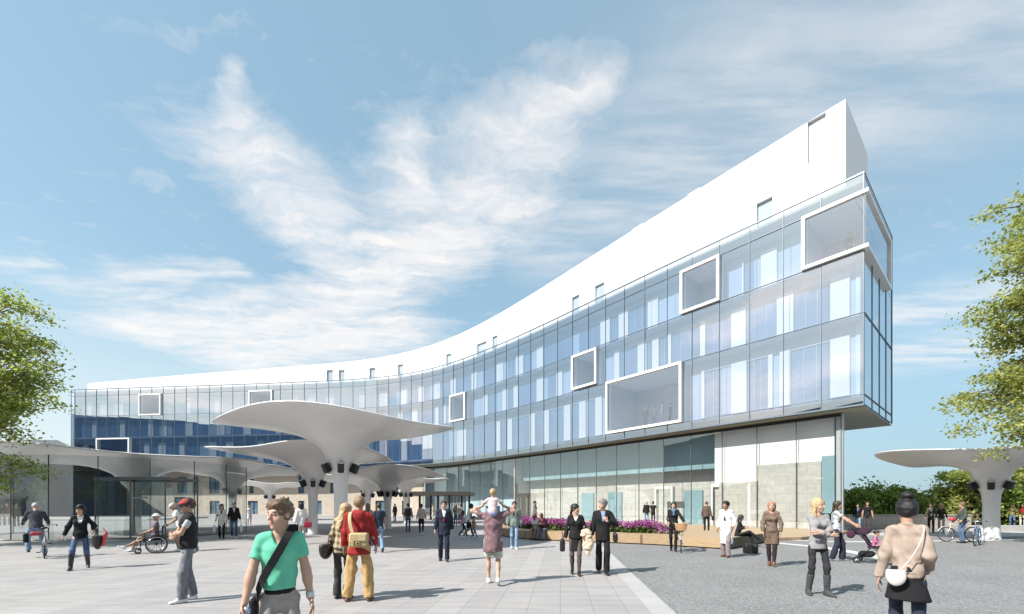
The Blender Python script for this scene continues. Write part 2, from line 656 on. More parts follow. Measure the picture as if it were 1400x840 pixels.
# ------------------------------------------------------------------ the curved hospital wing
TOPZ = 18.7 + EYE
_tl = [(97.5, 533.6), (169, 531), (230, 529), (291, 527.2), (338, 525.4), (385, 523.6), (432, 521.7), (485.6, 519.2), (504.6, 518.2), (521, 517), (539, 515.2), (555.5, 512.6),
       (571, 509.7), (587, 506.2), (603.6, 502.2), (618.8, 497.4), (633.8, 491.6), (648.6, 485.4), (665, 478.8), (678, 473.4), (692.6, 467.6), (708.6, 460.8),
       (725, 453), (743.3, 444.4), (762.4, 434.8), (783, 424.6), (805, 414.4), (829, 402.7), (855.5, 389.7), (883, 375.8), (914, 360.8), (949, 344.8),
       (985, 327.6), (1027, 308.4), (1073, 287), (1123, 263.4), (1181, 236)]
_pl = []
for x, y in _tl:
    Y = F * 18.7 / (HY - y)
    _pl.append((wx(x, Y), Y))
_pl = [Vector(q) for q in _pl]
# smooth the traced line (Laplacian, ends fixed) then resample evenly
pp = [q.copy() for q in smooth_pts(_pl, 8)]
acc = [0.0]
for i in range(1, len(pp)):
    acc.append(acc[-1] + (pp[i] - pp[i - 1]).length)
TOT = acc[-1]
N = 480


def _at(accs, pts, s):
    j = int(np.searchsorted(accs, s))
    j = min(max(j, 1), len(pts) - 1)
    f_ = (s - accs[j - 1]) / max(1e-9, accs[j] - accs[j - 1])
    return pts[j - 1].lerp(pts[j], f_)


arr = np.array([list(_at(acc, pp, TOT * i / N)) for i in range(N + 1)])
for _ in range(900):
    arr[1:-1] = arr[1:-1] * .5 + (arr[:-2] + arr[2:]) * .25
PTS = [Vector(q) for q in arr]
ACC = [0.0]
for i in range(1, len(PTS)):
    ACC.append(ACC[-1] + (PTS[i] - PTS[i - 1]).length)
SL = ACC[-1]


def P0(s):
    if s > SL:
        return PTS[-1] + (PTS[-1] - PTS[-4]).normalized() * (s - SL)
    if s < 0:
        return PTS[0] + (PTS[0] - PTS[3]).normalized() * (-s)
    return _at(ACC, PTS, s)


def NIN(s):
    d = (P0(min(s + .5, SL)) - P0(max(s - .5, 0))).normalized()
    return Vector((-d.y, d.x))          # inward (away from the plaza)


def OFF(s, d):
    return P0(s) + NIN(s) * d


_sx = [CX + F * q.x / q.y for q in PTS]


def s_px(x):
    return float(np.interp(x, _sx, ACC))


def v3(q, z):
    return (q.x, q.y, z)


ZB, Z2, Z3, Z4, ZP = 7.32, 7.9, 12.5, 16.0, 19.28
bld = empty('hospital_building', v3(P0(SL), 0), 0, 'long curved hospital building of blue reflecting glass with a white roof storey', 'building')


def B(mb, name, m, parent=None, **kw):
    return mb.build(name, m, parent or bld, world=True, **kw)


M_FGLASS = glass_mat('facade_glass', (.85, .905, .975), .38, (.95, .98, 1.0), 0, 3.0)
M_FGLASS_L = glass_mat('left_wing_glass', (.80, .88, .95), .5, (.95, .98, 1.0), 0, 2.6)
M_INNER_L = mat('reflection_blue_inner_wall', (.10, .20, .33), .6, 0, .08, .5)  # wall painted deep blue to deepen the dark reflection in the left wing glass
M_BOXGLASS = glass_mat('bay_window_glass', (.84, .87, .93), .27, (.95, .97, 1), 0, 3.0)
M_GGLASS = glass_mat('ground_floor_glass', (.93, .965, .96), .17, (.95, 1, 1), 0, 3.0)
M_PGLASS = glass_mat('pavilion_glass', (.80, .84, .84), .11, (.95, 1, 1), 0, 3.0)
M_MUL = mat('blue_grey_mullion', (.15, .18, .21), .4, .3, .06, 3)
M_INNER = mat('pale_inner_wall', (.32, .42, .58), .75, 0, .04, .5)
M_WIN = mat('blue_window_glass', (.085, .16, .30), .12, 0, .25, .35, spec=.8)
M_WPANEL = mat('white_wall_panel', (.66, .67, .69), .6, 0, .03, 1)
M_SLAB = mat('floor_slab_edge', (.36, .45, .59), .6, 0, .05, 1)
M_ROOM = mat('lavender_room_wall', (.48, .5, .58), .8, 0, .04, .6)
M_TEAL = mat('teal_wall_panel', (.24, .36, .40), .5, 0, .12, .4)
M_SOFFIT = mat('olive_grey_soffit', (.22, .22, .17), .5, 0, .1, .8)

# projecting white bays: pixel left / right edges, floor and ceiling
BAYS = [(1097, 1181, Z4 + .02, ZP), (931.5, 985, Z4 + .05, ZP), (783, 817, Z3 + .15, Z4 - .1), (830, 933.5, Z2 + .02, Z3), (616, 637, Z3, Z4),
        (191, 221, Z4 - .1, ZP), (341, 373, Z4 - .1, ZP), (133, 178, Z2, Z3 - .1)]
bays = []
for (xa, xb, za, zb) in BAYS:
    bays.append((s_px(xa), s_px(xb) if xb < 1181 else SL, za, zb))
bands = [(ZB, Z2), (Z2, Z3), (Z3, Z4), (Z4, ZP), (ZP, TOPZ)]
NCOL = 71
cs = [SL - 1.985 * i for i in range(NCOL + 1)]
cs = [s for s in cs if s > .3] + [0.0]
cs = cs[::-1]


def in_bay(s0, s1, z0, z1):
    for (a, b, za, zb) in bays:
        if min(s1, b) - max(s0, a) > .02 and min(z1, zb) - max(z0, za) > .3:
            return (a, b, za, zb)
    return None


panes = []
for i in range(len(cs) - 1):
    for (z0, z1) in bands:
        segs = [(cs[i], cs[i + 1])]
        bb = in_bay(cs[i], cs[i + 1], z0, z1)
        if bb:
            segs = []
            if bb[0] > cs[i] + .1:
                segs.append((cs[i], bb[0]))
            if bb[1] < cs[i + 1] - .1:
                segs.append((bb[1], cs[i + 1]))
        for (sa, sb) in segs:
            a, b = P0(sa), P0(sb)
            n = NIN((sa + sb) / 2)
            j = [RNG.normal() * .0035 for _ in range(4)]
            zz0, zz1 = z0 + .02, z1 - .02
            q = [v3(a + n * j[0], zz0), v3(b + n * j[1], zz0), v3(b + n * j[2], zz1), v3(a + n * (j[0] + j[2] - j[1]), zz1)]
            Yc = (a.y + b.y) / 2
            panes.append(((sb - sa) * (zz1 - zz0) / Yc ** 2, q, sb < s_px(520)))
panes.sort(key=lambda r_: -r_[0])
rest = MB()
restl = MB()
for k, (sz, q, lw_) in enumerate(panes):
    if k < 100:
        mb = MB(); mb.quad(*q); B(mb, 'glass_panel', M_FGLASS_L if lw_ else M_FGLASS)
    else:
        (restl if lw_ else rest).quad(*q)
B(rest, 'glass_panel', M_FGLASS)['kind'] = 'stuff'
B(restl, 'glass_panel', M_FGLASS_L)['kind'] = 'stuff'

# mullions and transoms
for s in cs:
    mb = MB()
    q = P0(s); n = NIN(s); d = Vector((n.y, -n.x))
    ang = math.atan2(d.y, d.x)
    wdt = .032
    spans = [(ZB, TOPZ)]
    for (a, b, za, zb) in bays:
        if a + .02 < s < b - .02:
            spans = [(x0, x1) for (x0, x1) in ((spans[0][0], za), (zb, spans[-1][1]))]
    for (x0, x1) in spans:
        mb.box(v3(q - n * .02, (x0 + x1) / 2), (wdt, .06, x1 - x0), ang)
    B(mb, 'mullion', M_MUL)


def ribbon(mb, s0, s1, d0, d1, z0, z1, step=1.0, mi=0):
    """curved bar following the facade between two depths and two heights"""
    n = max(1, int((s1 - s0) / step + .999))
    vs = []
    for i in range(n + 1):
        s = s0 + (s1 - s0) * i / n
        a, b = OFF(s, d0), OFF(s, d1)
        vs += [v3(a, z0), v3(b, z0), v3(b, z1), v3(a, z1)]
    fs = [(0, 1, 2, 3), tuple(4 * n + k for k in (3, 2, 1, 0))]
    for i in range(n):
        for k in range(4):
            k2 = (k + 1) % 4
            fs.append((4 * i + k, 4 * i + 4 + k, 4 * i + 4 + k2, 4 * i + k2))
    mb.add(vs, fs, mi)


for z in (ZB, Z2, Z3, Z4, ZP, TOPZ):
    mb = MB()
    cuts = sorted([(a, b) for (a, b, za, zb) in bays if za + .1 < z < zb - .1])
    s = 0
    hh = .018 if z not in (ZB, TOPZ) else .05
    for (a, b) in cuts + [(SL + .03, None)]:
        ribbon(mb, s, a, -.055, .05, z - hh, z + hh)
        s = b
    B(mb, 'transom', M_MUL)
# floor slabs behind the glass and inner wall
for z in (Z2, Z3, Z4, ZP):
    mb = MB()
    cuts = sorted([(a, b) for (a, b, za, zb) in bays if za + .3 < z < zb - .3])
    ribbon(mb, 0.2, SL - .15, .12, .95, z - .16, z - .05)
    B(mb, 'floor_slab', M_SLAB)
GAP = .95
mb = MB(); mbl = MB(); SLW = s_px(520)
for (z0, z1) in ((ZB + .1, Z2), (Z2, Z3), (Z3, Z4), (Z4, ZP), (ZP, TOPZ - .25)):
    cuts = sorted([(a, b) for (a, b, za, zb) in bays if min(z1, zb) - max(z0, za) > .5])
    s = 0.1
    for (a, b) in cuts + [(SL - .3, None)]:
        if a > s + .05:
            for (m_, x0, x1) in ((mbl, s, min(a, SLW)), (mb, max(s, SLW), a)):
                if x1 > x0 + .05:
                    ribbon(m_, x0, x1, GAP, GAP + .2, z0 + .002, z1 - .002, 1.6)
        s = b if b else s
B(mb, 'inner_wall', M_INNER)
B(mbl, 'inner_wall', M_INNER_L)

# ribbon windows with white panels between them, storey by storey (pixel positions of the panels)
WP = {3: [(1034, 1056), (1008, 1010), (878, 892), (838, 851), (813, 826), (726, 735), (698, 708), (672, 681), (638, 645), (610, 617), (588, 596), (567, 574), (544, 552)],
      2: [(1130, 1157), (1056, 1079), (993, 1013), (950, 957), (905, 910), (884, 893), (864, 876), (832, 839), (753, 761), (726, 735), (695, 701), (680, 687), (654, 660), (600, 604), (589, 594), (558, 566)],
      1: [(1130, 1157), (1060, 1075), (1044, 1050), (993, 1014), (952, 956), (806, 815), (784, 793), (763, 772), (735, 743), (717, 724), (687, 693), (672, 677), (619, 631), (572, 587), (544, 552)]}
FL = {1: (Z2, Z3), 2: (Z3, Z4), 3: (Z4, ZP)}
wins, pans = [], []
M_BLIND = mat('pale_blue_blind', (.28, .38, .52), .7, 0, .06, 3)
for fl, lst in WP.items():
    z0, z1 = FL[fl]
    wz0, wz1 = z0 + .28, z1 - (.95 if fl == 1 else .72)
    L = sorted([(s_px(a), s_px(b)) for a, b in lst])
    s = L[0][0]
    left = []
    rr = random.Random(fl)
    while s > 3:
        g_ = rr.choice((1.6, 2.4, 3.2, 4.2)); w_ = rr.choice((.8, .9, 1.3))
        left.append((s - g_ - w_, s - g_)); s -= g_ + w_
    L = sorted([q for q in left if q[0] > .6] + L)
    # white panels
    for (a, b) in L:
        if in_bay(a, b, wz0, wz1):
            continue
        mb = MB()
        zt = wz1 + .12
        ribbon(mb, a, b, GAP - .16, GAP - .012, wz0 - .04, zt, 1.0)
        if b - a > .75:
            mm = (a + b) / 2
            ribbon(mb, mm - .012, mm + .012, GAP - .166, GAP - .15, wz0, zt - .05, 1.0)
        pans.append((b - a, a, mb))
    # windows between
    edges = [.5] + [x for q in L for x in q] + [SL - .5]
    for k in range(0, len(edges) - 1, 2):
        a, b = edges[k] + .04, edges[k + 1] - .04
        if b - a < .35:
            continue
        n = max(1, int((b - a) / 3.0 + .5))
        for i in range(n):
            sa = a + (b - a) * i / n + (.02 if i else 0); sb = a + (b - a) * (i + 1) / n - (.02 if i < n - 1 else 0)
            if in_bay(sa, sb, wz0, wz1):
                continue
            wins.append(((sb - sa) * (wz1 - wz0) / OFF(sa, 0).y ** 2, sa, sb, wz0, wz1, rr.random()))
wins.sort(key=lambda r_: -r_[0])
restw = MB()
for k, (sz, sa, sb, z0, z1, rv) in enumerate(wins):
    mb = MB() if k < 84 else restw
    ribbon(mb, sa, sb, GAP - .05, GAP - .004, z0, z1, 1.0)
    if k < 84:
        o = B(mb, 'window', M_WIN)
        if rv < .45 and sb - sa > .9:                     # a drawn blind behind part of the window
            m2 = MB()
            wv_ = (sb - sa) * (.25 + .4 * rv)
            sd = sa if rv < .2 else sb - wv_
            ribbon(m2, sd, sd + wv_, GAP - .07, GAP - .052, z0 + .03, z1 - .03, 1.0)
            m2.build('blind', M_BLIND, o, world=True)
        m3 = MB()
        for q in (1, 2):
            ss = sa + (sb - sa) * q / 3
            ribbon(m3, ss - .02, ss + .02, GAP - .085, GAP - .05, z0 + .01, z1 - .01)
        m3.build('window_frame', M_BLIND, o, world=True)
        m4 = MB()
        ribbon(m4, sa, sb, GAP - .13, GAP - .006, z1 + .03, z1 + .10, 1.0)
        m4.build('lintel', M_SLAB, o, world=True)
B(restw, 'window', M_WIN)['kind'] = 'stuff'
pans.sort(key=lambda r_: -r_[1])
for (wd, a, mb) in pans:
    B(mb, 'wall_panel', M_WPANEL)

# end wall (right): four bays of narrow glass
E = NIN(SL)
FD = (P0(SL) - P0(SL - 2)).normalized()
C0 = P0(SL)
EW = 8.8
C1 = C0 + E * EW
for k in range(5):
    q = C0 + E * (EW * k / 4)
    mb = MB()
    ang = math.atan2(E.y, E.x)
    if k < 4:
        mb.box(v3(q + FD * .02, (ZB + Z4 - .1) / 2), (.03, .03, Z4 - .1 - ZB), ang)
        mb.box(v3(q + FD * .02, (ZP + TOPZ) / 2 + .08), (.03, .03, TOPZ - ZP - .16), ang)
    else:
        mb.box(v3(q + FD * .02, (ZB + TOPZ) / 2), (.05, .04, TOPZ - ZB), ang)
    B(mb, 'mullion', M_DARK)
for z in (ZB + .001, Z2 + .001, Z3 + .001, TOPZ + .001):
    mb = MB()
    mb.box(v3(C0 + E * EW / 2 + FD * .03, z), (EW - .02, .03, .05), math.atan2(E.y, E.x))
    B(mb, 'transom', M_DARK)
for k in range(4):
    a, b = C0 + E * (EW * k / 4), C0 + E * (EW * (k + 1) / 4)
    for (z0, z1) in ((ZB, Z2), (Z2, Z3), (Z3, Z4), (Z4, ZP), (ZP, TOPZ)):
        if (z0, z1) == (Z4, ZP) and k < 3:
            continue
        mb = MB(); mb.quad(v3(a, z0 + .02), v3(b, z0 + .02), v3(b, z1 - .02), v3(a, z1 - .02))
        B(mb, 'end_glass_panel', M_FGLASS)
mb = MB()
mb.box(v3(C0 - FD * .42 + E * (EW / 2 + .3), (ZB + Z4) / 2), (EW - 1.2, .2, Z4 - ZB - .3), math.atan2(E.y, E.x))
B(mb, 'inner_end_wall', mat('sky_reflection_end_wall', (.42, .58, .70), .5, 0, .1, .4))  # light blue put into this wall to stand for sky reflected in the end glass
# back wall, soffit, roof terrace
mb = MB(); ribbon(mb, 0, SL, EW - .25, EW - .02, ZB + .06, TOPZ, 3)
B(mb, 'back_wall', M_INNER)
mb = MB(); ribbon(mb, 0, SL - .01, .06, EW - .03, ZB - .12, ZB - .055, 1.5)
B(mb, 'soffit', M_SOFFIT)
mb = MB(); ribbon(mb, 0.05, SL - .12, .12, EW - .3, TOPZ - .42, TOPZ - .25, 1.5)
B(mb, 'roof_terrace', M_CONC)
mb = MB()
mb.box(v3(P0(0) + NIN(0) * EW / 2 , (ZB + TOPZ) / 2), (EW - .6, .25, TOPZ - ZB - .2), math.atan2(NIN(0).y, NIN(0).x))
B(mb, 'side_wall', M_INNER)

# white roof storey
_wl = [(117, 524.7), (253, 512.4), (377, 503), (446, 497.6), (513, 491), (552, 482.7), (588.6, 472.4), (651.7, 447), (717, 409), (762, 379), (800, 355.5), (825, 340), (865, 316),
       (940.5, 269), (985, 240), (1157, 135)]
SETB = 1.45
s_end = SL - 1.1
vs, fs = [], []
K = 170
ZT = {}
for i in range(K + 1):
    s = 1.2 + (s_end - 1.2) * i / K
    a = OFF(s, SETB); b = OFF(s, 7.6)
    px = CX + F * a.x / a.y
    y = float(np.interp(px, [q[0] for q in _wl], [q[1] for q in _wl]))
    ZT[i] = wz(y, a.y)
zt = np.array([ZT[i] for i in range(K + 1)])
for _ in range(160):
    zt[1:-1] = zt[1:-1] * .5 + (zt[:-2] + zt[2:]) * .25


def roof_z(s):
    return float(np.interp(s, np.linspace(1.2, s_end, K + 1), zt))


# roof windows: pixel left, right, bottom (None = hidden by the glass parapet) and top
RW = [(1104, 1129, 225, 153), (1034.5, 1056, None, 268), (813.5, 826, None, 385), (782, 792, None, 402), (673, 680, None, 458), (652, 665, None, 466), (610, 617, None, 483),
      (544, 551, None, 498), (505, 513, None, 503), (463, 471, None, 506), (446.5, 455, None, 506)]
rws = []
_sxo = [CX + F * q.x / q.y for q in (OFF(s, SETB) for s in np.linspace(1.2, s_end, 400))]


def s_pxo(x):
    return float(np.interp(x, _sxo, np.linspace(1.2, s_end, 400)))


for (xa, xb, yb, yt) in RW:
    sa, sb = s_pxo(xa), s_pxo(xb)
    q = OFF((sa + sb) / 2, SETB)
    zt_ = wz(yt, OFF(sb, SETB).y)
    zb_ = wz(yb, OFF(sa, SETB).y) if yb else TOPZ - .15
    rws.append((sa, sb, zb_, zt_))
# front face assembled around real openings, 0.25 m deep
sg = sorted(set([1.2 + (s_end - 1.2) * i / K for i in range(K + 1)] + [x for r_ in rws for x in r_[:2]]))
mb = MB()
zb0 = TOPZ - .24
for i in range(len(sg) - 1):
    a, b = sg[i], sg[i + 1]
    if b - a < 1e-4:
        continue
    m_ = (a + b) / 2
    za, zb_ = roof_z(a), roof_z(b)
    op = [r_ for r_ in rws if r_[0] - 1e-6 <= a and b <= r_[1] + 1e-6]
    qa, qb = OFF(a, SETB), OFF(b, SETB)
    if op:
        _, _, w0, w1 = op[0]
        if w0 > zb0 + .2:
            mb.quad(v3(qa, zb0), v3(qb, zb0), v3(qb, w0), v3(qa, w0))
        mb.quad(v3(qa, w1), v3(qb, w1), v3(qb, zb_), v3(qa, za))
    else:
        mb.quad(v3(qa, zb0), v3(qb, zb0), v3(qb, zb_), v3(qa, za))
    # top
    ra, rb = OFF(a, 7.6), OFF(b, 7.6)
    mb.quad(v3(qa, za), v3(qb, zb_), v3(rb, zb_), v3(ra, za))
    mb.quad(v3(rb, zb0), v3(ra, zb0), v3(ra, za), v3(rb, zb_))
for s in (1.2, s_end):
    qa, ra, z = OFF(s, SETB), OFF(s, 7.6), roof_z(s)
    mb.quad(v3(qa, zb0), v3(ra, zb0), v3(ra, z), v3(qa, z))
for (sa, sb, w0, w1) in rws:
    D = .28
    qa, qb, ia, ib = OFF(sa, SETB), OFF(sb, SETB), OFF(sa, SETB + D), OFF(sb, SETB + D)
    mb.quad(v3(qa, w0), v3(ia, w0), v3(ia, w1), v3(qa, w1))
    mb.quad(v3(qb, w0), v3(ib, w0), v3(ib, w1), v3(qb, w1))
    mb.quad(v3(qa, w1), v3(qb, w1), v3(ib, w1), v3(ia, w1))
    mb.quad(v3(qa, w0), v3(qb, w0), v3(ib, w0), v3(ia, w0))
roof = B(mb, 'white_roof_storey', M_WHITE)
M_RWIN = mat('pale_roof_window', (.33, .39, .45), .15, 0, .15, .8, spec=.8)
M_RWHITE = mat('white_roof_panel', (.55, .56, .58), .5, 0, .04, .8)
for k, (sa, sb, w0, w1) in enumerate(rws):
    m2 = MB()
    ribbon(m2, sa + .02, sb - .02, SETB + .2, SETB + .27, w0 + .02, w1 - .02, 5)
    m2.build('roof_panel' if k == 0 else 'roof_window', M_RWHITE if k == 0 else M_RWIN, roof, world=True)
for (x, yt, yb) in ((940.5, 270, 312), (865, 317, 352), (717, 410, 430), (588, 474, 485)):
    s = s_pxo(x); q = OFF(s, SETB)
    z1 = min(wz(yt, q.y), roof_z(s) + .04); z0 = wz(yb, q.y)
    m2 = MB()
    ribbon(m2, s - .04, s + .04, SETB - .05, SETB + .03, z0, z1, 5)
    m2.build('expansion_joint', M_RWHITE, roof, world=True)
for (x0, x1) in ((940.5, 957), (865, 879)):
    m2 = MB()
    sa, sb = s_pxo(x0), s_pxo(x1)
    for i in range(6):
        a = sa + (sb - sa) * i / 6; b = sa + (sb - sa) * (i + 1) / 6
        ribbon(m2, a, b, SETB - .03, SETB + .6, roof_z((a + b) / 2) + .004, roof_z((a + b) / 2) + .09, 5)
    m2.build('roof_flashing', M_RWHITE, roof, world=True)

# projecting bay windows
for k, (a, b, z0, z1) in enumerate(bays):
    f_ = MB()
    pr, T, dp = .24, .19, .35
    if k == 0:
        # frame wraps the corner onto the end wall
        sE = 6.9
        ribbon(f_, a, a + T, -pr, dp, z0, z1, 9)
        ribbon(f_, a + T, SL + pr, -pr, dp, z1 - T, z1, 9)
        ribbon(f_, a + T, SL + pr, -pr, dp, z0, z0 + T, 9)
        ang = math.atan2(E.y, E.x)
        for zz in (z0 + T / 2, z1 - T / 2):
            f_.box(v3(C0 + E * (sE / 2 + dp / 2 + .01) + FD * (pr / 2 - dp / 2), zz), (sE - dp, pr + dp, T), ang)
        f_.box(v3(C0 + E * (sE + .13) + FD * (pr / 2 - dp / 2), (z0 + z1) / 2), (.26, pr + dp - .01, z1 - z0 - .004), ang)
    else:
        ribbon(f_, a, a + T, -pr, dp, z0, z1, 9)
        ribbon(f_, b - T, b, -pr, dp, z0, z1, 9)
        ribbon(f_, a + T, b - T, -pr, dp, z1 - T, z1, 9)
        ribbon(f_, a + T, b - T, -pr, dp, z0, z0 + T, 9)
    fo = B(f_, 'bay_window', M_FRAMEW)
    gls = MB()
    qa, qb = OFF(a + T, -pr + .12), OFF(b - T, -pr + .12)
    if k == 0:
        cr = C0 - E * (pr - .12) + FD * (pr - .12)
        gls.quad(v3(qa, z0 + T), v3(cr, z0 + T), v3(cr, z1 - T), v3(qa, z1 - T))
        ce = C0 + E * sE + FD * (pr - .12)
        gls.quad(v3(cr, z0 + T), v3(ce, z0 + T), v3(ce, z1 - T), v3(cr, z1 - T))
    else:
        gls.quad(v3(qa, z0 + T), v3(qb, z0 + T), v3(qb, z1 - T), v3(qa, z1 - T))
    gls.build('pane', M_BOXGLASS, fo, world=True)
    # the room behind
    rm = MB()
    dep = 4.2 if k in (0, 3) else 2.6
    bb = SL - .4 if k == 0 else b - T
    i0, i1, o0, o1 = OFF(a + T, dp), OFF(bb, dp), OFF(a + T, dep), OFF(bb, dep)
    x0, x1 = z0 + T - .01, z1 - T + .01
    rm.quad(v3(o0, x0), v3(o1, x0), v3(o1, x1), v3(o0, x1), 0)
    rm.quad(v3(i0, x0), v3(o0, x0), v3(o0, x1), v3(i0, x1), 0)
    if k != 0:
        rm.quad(v3(i1, x0), v3(o1, x0), v3(o1, x1), v3(i1, x1), 0)
    rm.quad(v3(i0, x1), v3(o0, x1), v3(o1, x1), v3(i1, x1), 1)
    rm.quad(v3(i0, x0), v3(o0, x0), v3(o1, x0), v3(i1, x0), 0)
    if k == 7:
        rm.build('room', [M_WIN, M_WIN], fo, world=True)
    else:
        rm.build('room', [M_ROOM, mat('room_ceiling', (.7, .7, .74), .8, 0, .03)], fo, world=True)
    if k == 3:
        dw = MB()
        sa_, sb_ = b - T - 1.3, b - T - .25
        ribbon(dw, sa_, sb_, dep - .07, dep - .01, x0 + .02, x0 + 2.2, 9)
        dw.build('door', M_WPANEL, fo, world=True)

# ---------------- ground floor
S7, S56 = s_px(700), s_px(560)


def rec(s):
    if s >= S7:
        return 1.05
    if s <= S56:
        return 2.6
    f_ = (S7 - s) / (S7 - S56)
    return 1.05 + 1.55 * (f_ * f_ * (3 - 2 * f_))


S_R = SL - 1.25
GZ = ZB - .12
gs = [S_R - 2.32 * i for i in range(60)]
gs = [s for s in gs if s > S56 - 1]
M_MULL = mat('grey_steel_fin', (.16, .17, .175), .4, .5, .05)
for i in range(len(gs) - 1):
    b, a = gs[i], gs[i + 1]
    qa, qb = OFF(a, rec(a)), OFF(b, rec(b))
    mb = MB(); mb.quad(v3(qa, .15), v3(qb, .15), v3(qb, GZ - .18), v3(qa, GZ - .18))
    B(mb, 'shopfront_pane', M_GGLASS)
    mb = MB(); n = NIN(b); mb.box(v3(OFF(b, rec(b) + .03), GZ / 2), (.035, .10, GZ - .3), math.atan2(-n.x, n.y))
    B(mb, 'shopfront_mullion', M_MULL)
sgr = np.linspace(S56 - 1, S_R, 60)
for (d0, d1, z0, z1) in ((-.05, .12, GZ - .2, GZ - .002), (-.06, .1, .02, .15)):
    mb = MB()
    for i in range(59):
        a, b = sgr[i], sgr[i + 1]
        vs = []
        for s in (a, b):
            p_, q_ = OFF(s, rec(s) + d0), OFF(s, rec(s) + d1)
            vs += [v3(p_, z0), v3(q_, z0), v3(q_, z1), v3(p_, z1)]
        mb.add(vs, [(0, 4, 7, 3), (3, 7, 6, 2), (0, 1, 5, 4)])
    B(mb, 'shopfront_rail', M_BLACK)
# corner column and splayed end wall under the overhang
ge = OFF(S_R, 1.05)
mb = MB()
mb.rbox(v3(ge + Vector((.12, .22)), GZ / 2), (.34, .34, GZ - .004), .04, rz=math.atan2(FD.y, FD.x))
B(mb, 'corner_column', mat('pale_grey_metal', (.5, .52, .54), .4, .2, .04))
endd = Vector((.52, .854))
mb = MB()
q0 = ge + endd * .5; q1 = ge + endd * 6.2
mb.box(v3((q0 + q1) / 2, GZ / 2), ((q1 - q0).length, .25, GZ - .006), math.atan2(endd.y, endd.x))
B(mb, 'end_wall', mat('grey_green_wall', (.3, .33, .33), .6, 0, .1, 1))
# interior: floor, ceiling line, back walls
mb = MB(); ribbon(mb, S56, S_R - .3, 1.15, 7.5, .05, .12, 1.5)
B(mb, 'lobby_floor', mat('pale_terrazzo', (.45, .44, .42), .3, 0, .08, 3))
M_ISTONE = stone_material('beige_interior_stone', (.56, .53, .49), (.51, .485, .45), (.40, .38, .35), 1.2, .6, R(50))
S97 = s_px(965)
S104 = s_px(1040)
zmid = 3.6
mb = MB(); ribbon(mb, S7 - 1, S97 + 1.2, 3.5, 3.7, .12, zmid + 1.4, 2); B(mb, 'lobby_wall', M_ISTONE)
mb = MB(); ribbon(mb, S7 - 1, S97 - .1, 2.5, 2.7, zmid + .9, GZ - .003, 2); B(mb, 'lobby_bulkhead', M_TEAL)
mb = MB(); ribbon(mb, S97, S_R - .4, 1.42, 1.55, 2.75, GZ - .004, 2); B(mb, 'lobby_white_wall', mat('white_lobby_wall', (.90, .89, .88), .6, 0, .02, .6))
mb = MB()
ribbon(mb, S104 - 3.2, S104 + 3.0, 1.2, 1.36, .12, 3.3, 2)
ribbon(mb, S104 - .6, S104 + 3.0, 1.2, 1.37, 3.3, 4.4, 2)
B(mb, 'lobby_stone_counter_wall', M_ISTONE)
mb = MB(); ribbon(mb, S104 + 3.02, S_R - .35, 1.22, 1.34, .12, 4.7, 2); B(mb, 'lobby_teal_panel', M_TEAL)
# white portal frames seen through the glass
for (xa, xb, dd) in ((878, 903, 1.8), (961, 1016, 1.2)):
    sa, sb = s_px(xa) , s_px(xb)
    mb = MB()
    ribbon(mb, sa, sa + .16, dd, dd + .4, .12, 3.0, 9)
    ribbon(mb, sb - .16, sb, dd, dd + .4, .12, 3.0, 9)
    ribbon(mb, sa, sb, dd, dd + .4, 3.0, 3.2, 9)
    B(mb, 'door_frame', M_FRAMEW)
for x in (905, 764, 800):
    sa = s_px(x)
    mb = MB(); ribbon(mb, sa, sa + 1.6, 3.35, 3.47, .13, 2.9, 9)
    B(mb, 'lobby_door', M_TEAL)
# light blue lobby between the stone wing and the dark glass
mb = MB(); ribbon(mb, S56 - 1, S7 - 1.2, 5.0, 5.2, .13, GZ - .005, 2); B(mb, 'lobby_wall', mat('pale_blue_wall', (.55, .68, .74), .6, 0, .06, .6))
mb = MB(); ribbon(mb, S7 - 1.1, S7 - .95, 1.3, 4.9, .13, GZ - .006, 9); B(mb, 'lobby_partition', M_ISTONE)
# left wing ground floor: stone wall with two rows of windows
WR = 2.6
S0 = s_px(150)
wlist = []
D_ = lambda s: OFF(s, WR).y
for (xa, xb) in ((222, 236), (244, 252), (267, 282), (298, 306), (324, 330), (393, 401.5), (409, 421), (438, 446), (480, 492), (520, 530)):
    wlist.append((s_px(xa), s_px(xb), 3.55, 6.35))
for (xa, xb, h_) in ((218, 234, 3.0), (268, 282, 2.35), (299, 305, 2.35), (322, 336, 2.35), (360, 366, 2.35), (393, 401.5, 2.35), (412, 426, 2.35), (450, 459, 2.35), (500, 512, 2.35), (535, 545, 2.35)):
    wlist.append((s_px(xa), s_px(xb), .2, h_))
M_LSTONE = stone_material('cream_stone_wall', (.48, .425, .355), (.425, .38, .32), (.35, .31, .26), .7, .28)
es = sorted(set([S0, S56 + .5] + [x for q in wlist for x in q[:2]]))
ez = [0, .2, 2.35, 3.0, 3.55, 6.35, GZ - .004]
mb = MB()
for i in range(len(es) - 1):
    for j in range(len(ez) - 1):
        a, b, z0, z1 = es[i], es[i + 1], ez[j], ez[j + 1]
        if any(q[0] - 1e-6 <= a and b <= q[1] + 1e-6 and q[2] - 1e-6 <= z0 and z1 <= q[3] + 1e-6 for q in wlist):
            for (s_, e_) in ((a, 1), (b, -1)):
                if any(abs(s_ - q[0 if e_ > 0 else 1]) < 1e-6 and q[2] - 1e-6 <= z0 and z1 <= q[3] + 1e-6 for q in wlist):
                    mb.quad(v3(OFF(s_, WR), z0), v3(OFF(s_, WR + .3), z0), v3(OFF(s_, WR + .3), z1), v3(OFF(s_, WR), z1))
            continue
        mb.quad(v3(OFF(a, WR), z0), v3(OFF(b, WR), z0), v3(OFF(b, WR), z1), v3(OFF(a, WR), z1))
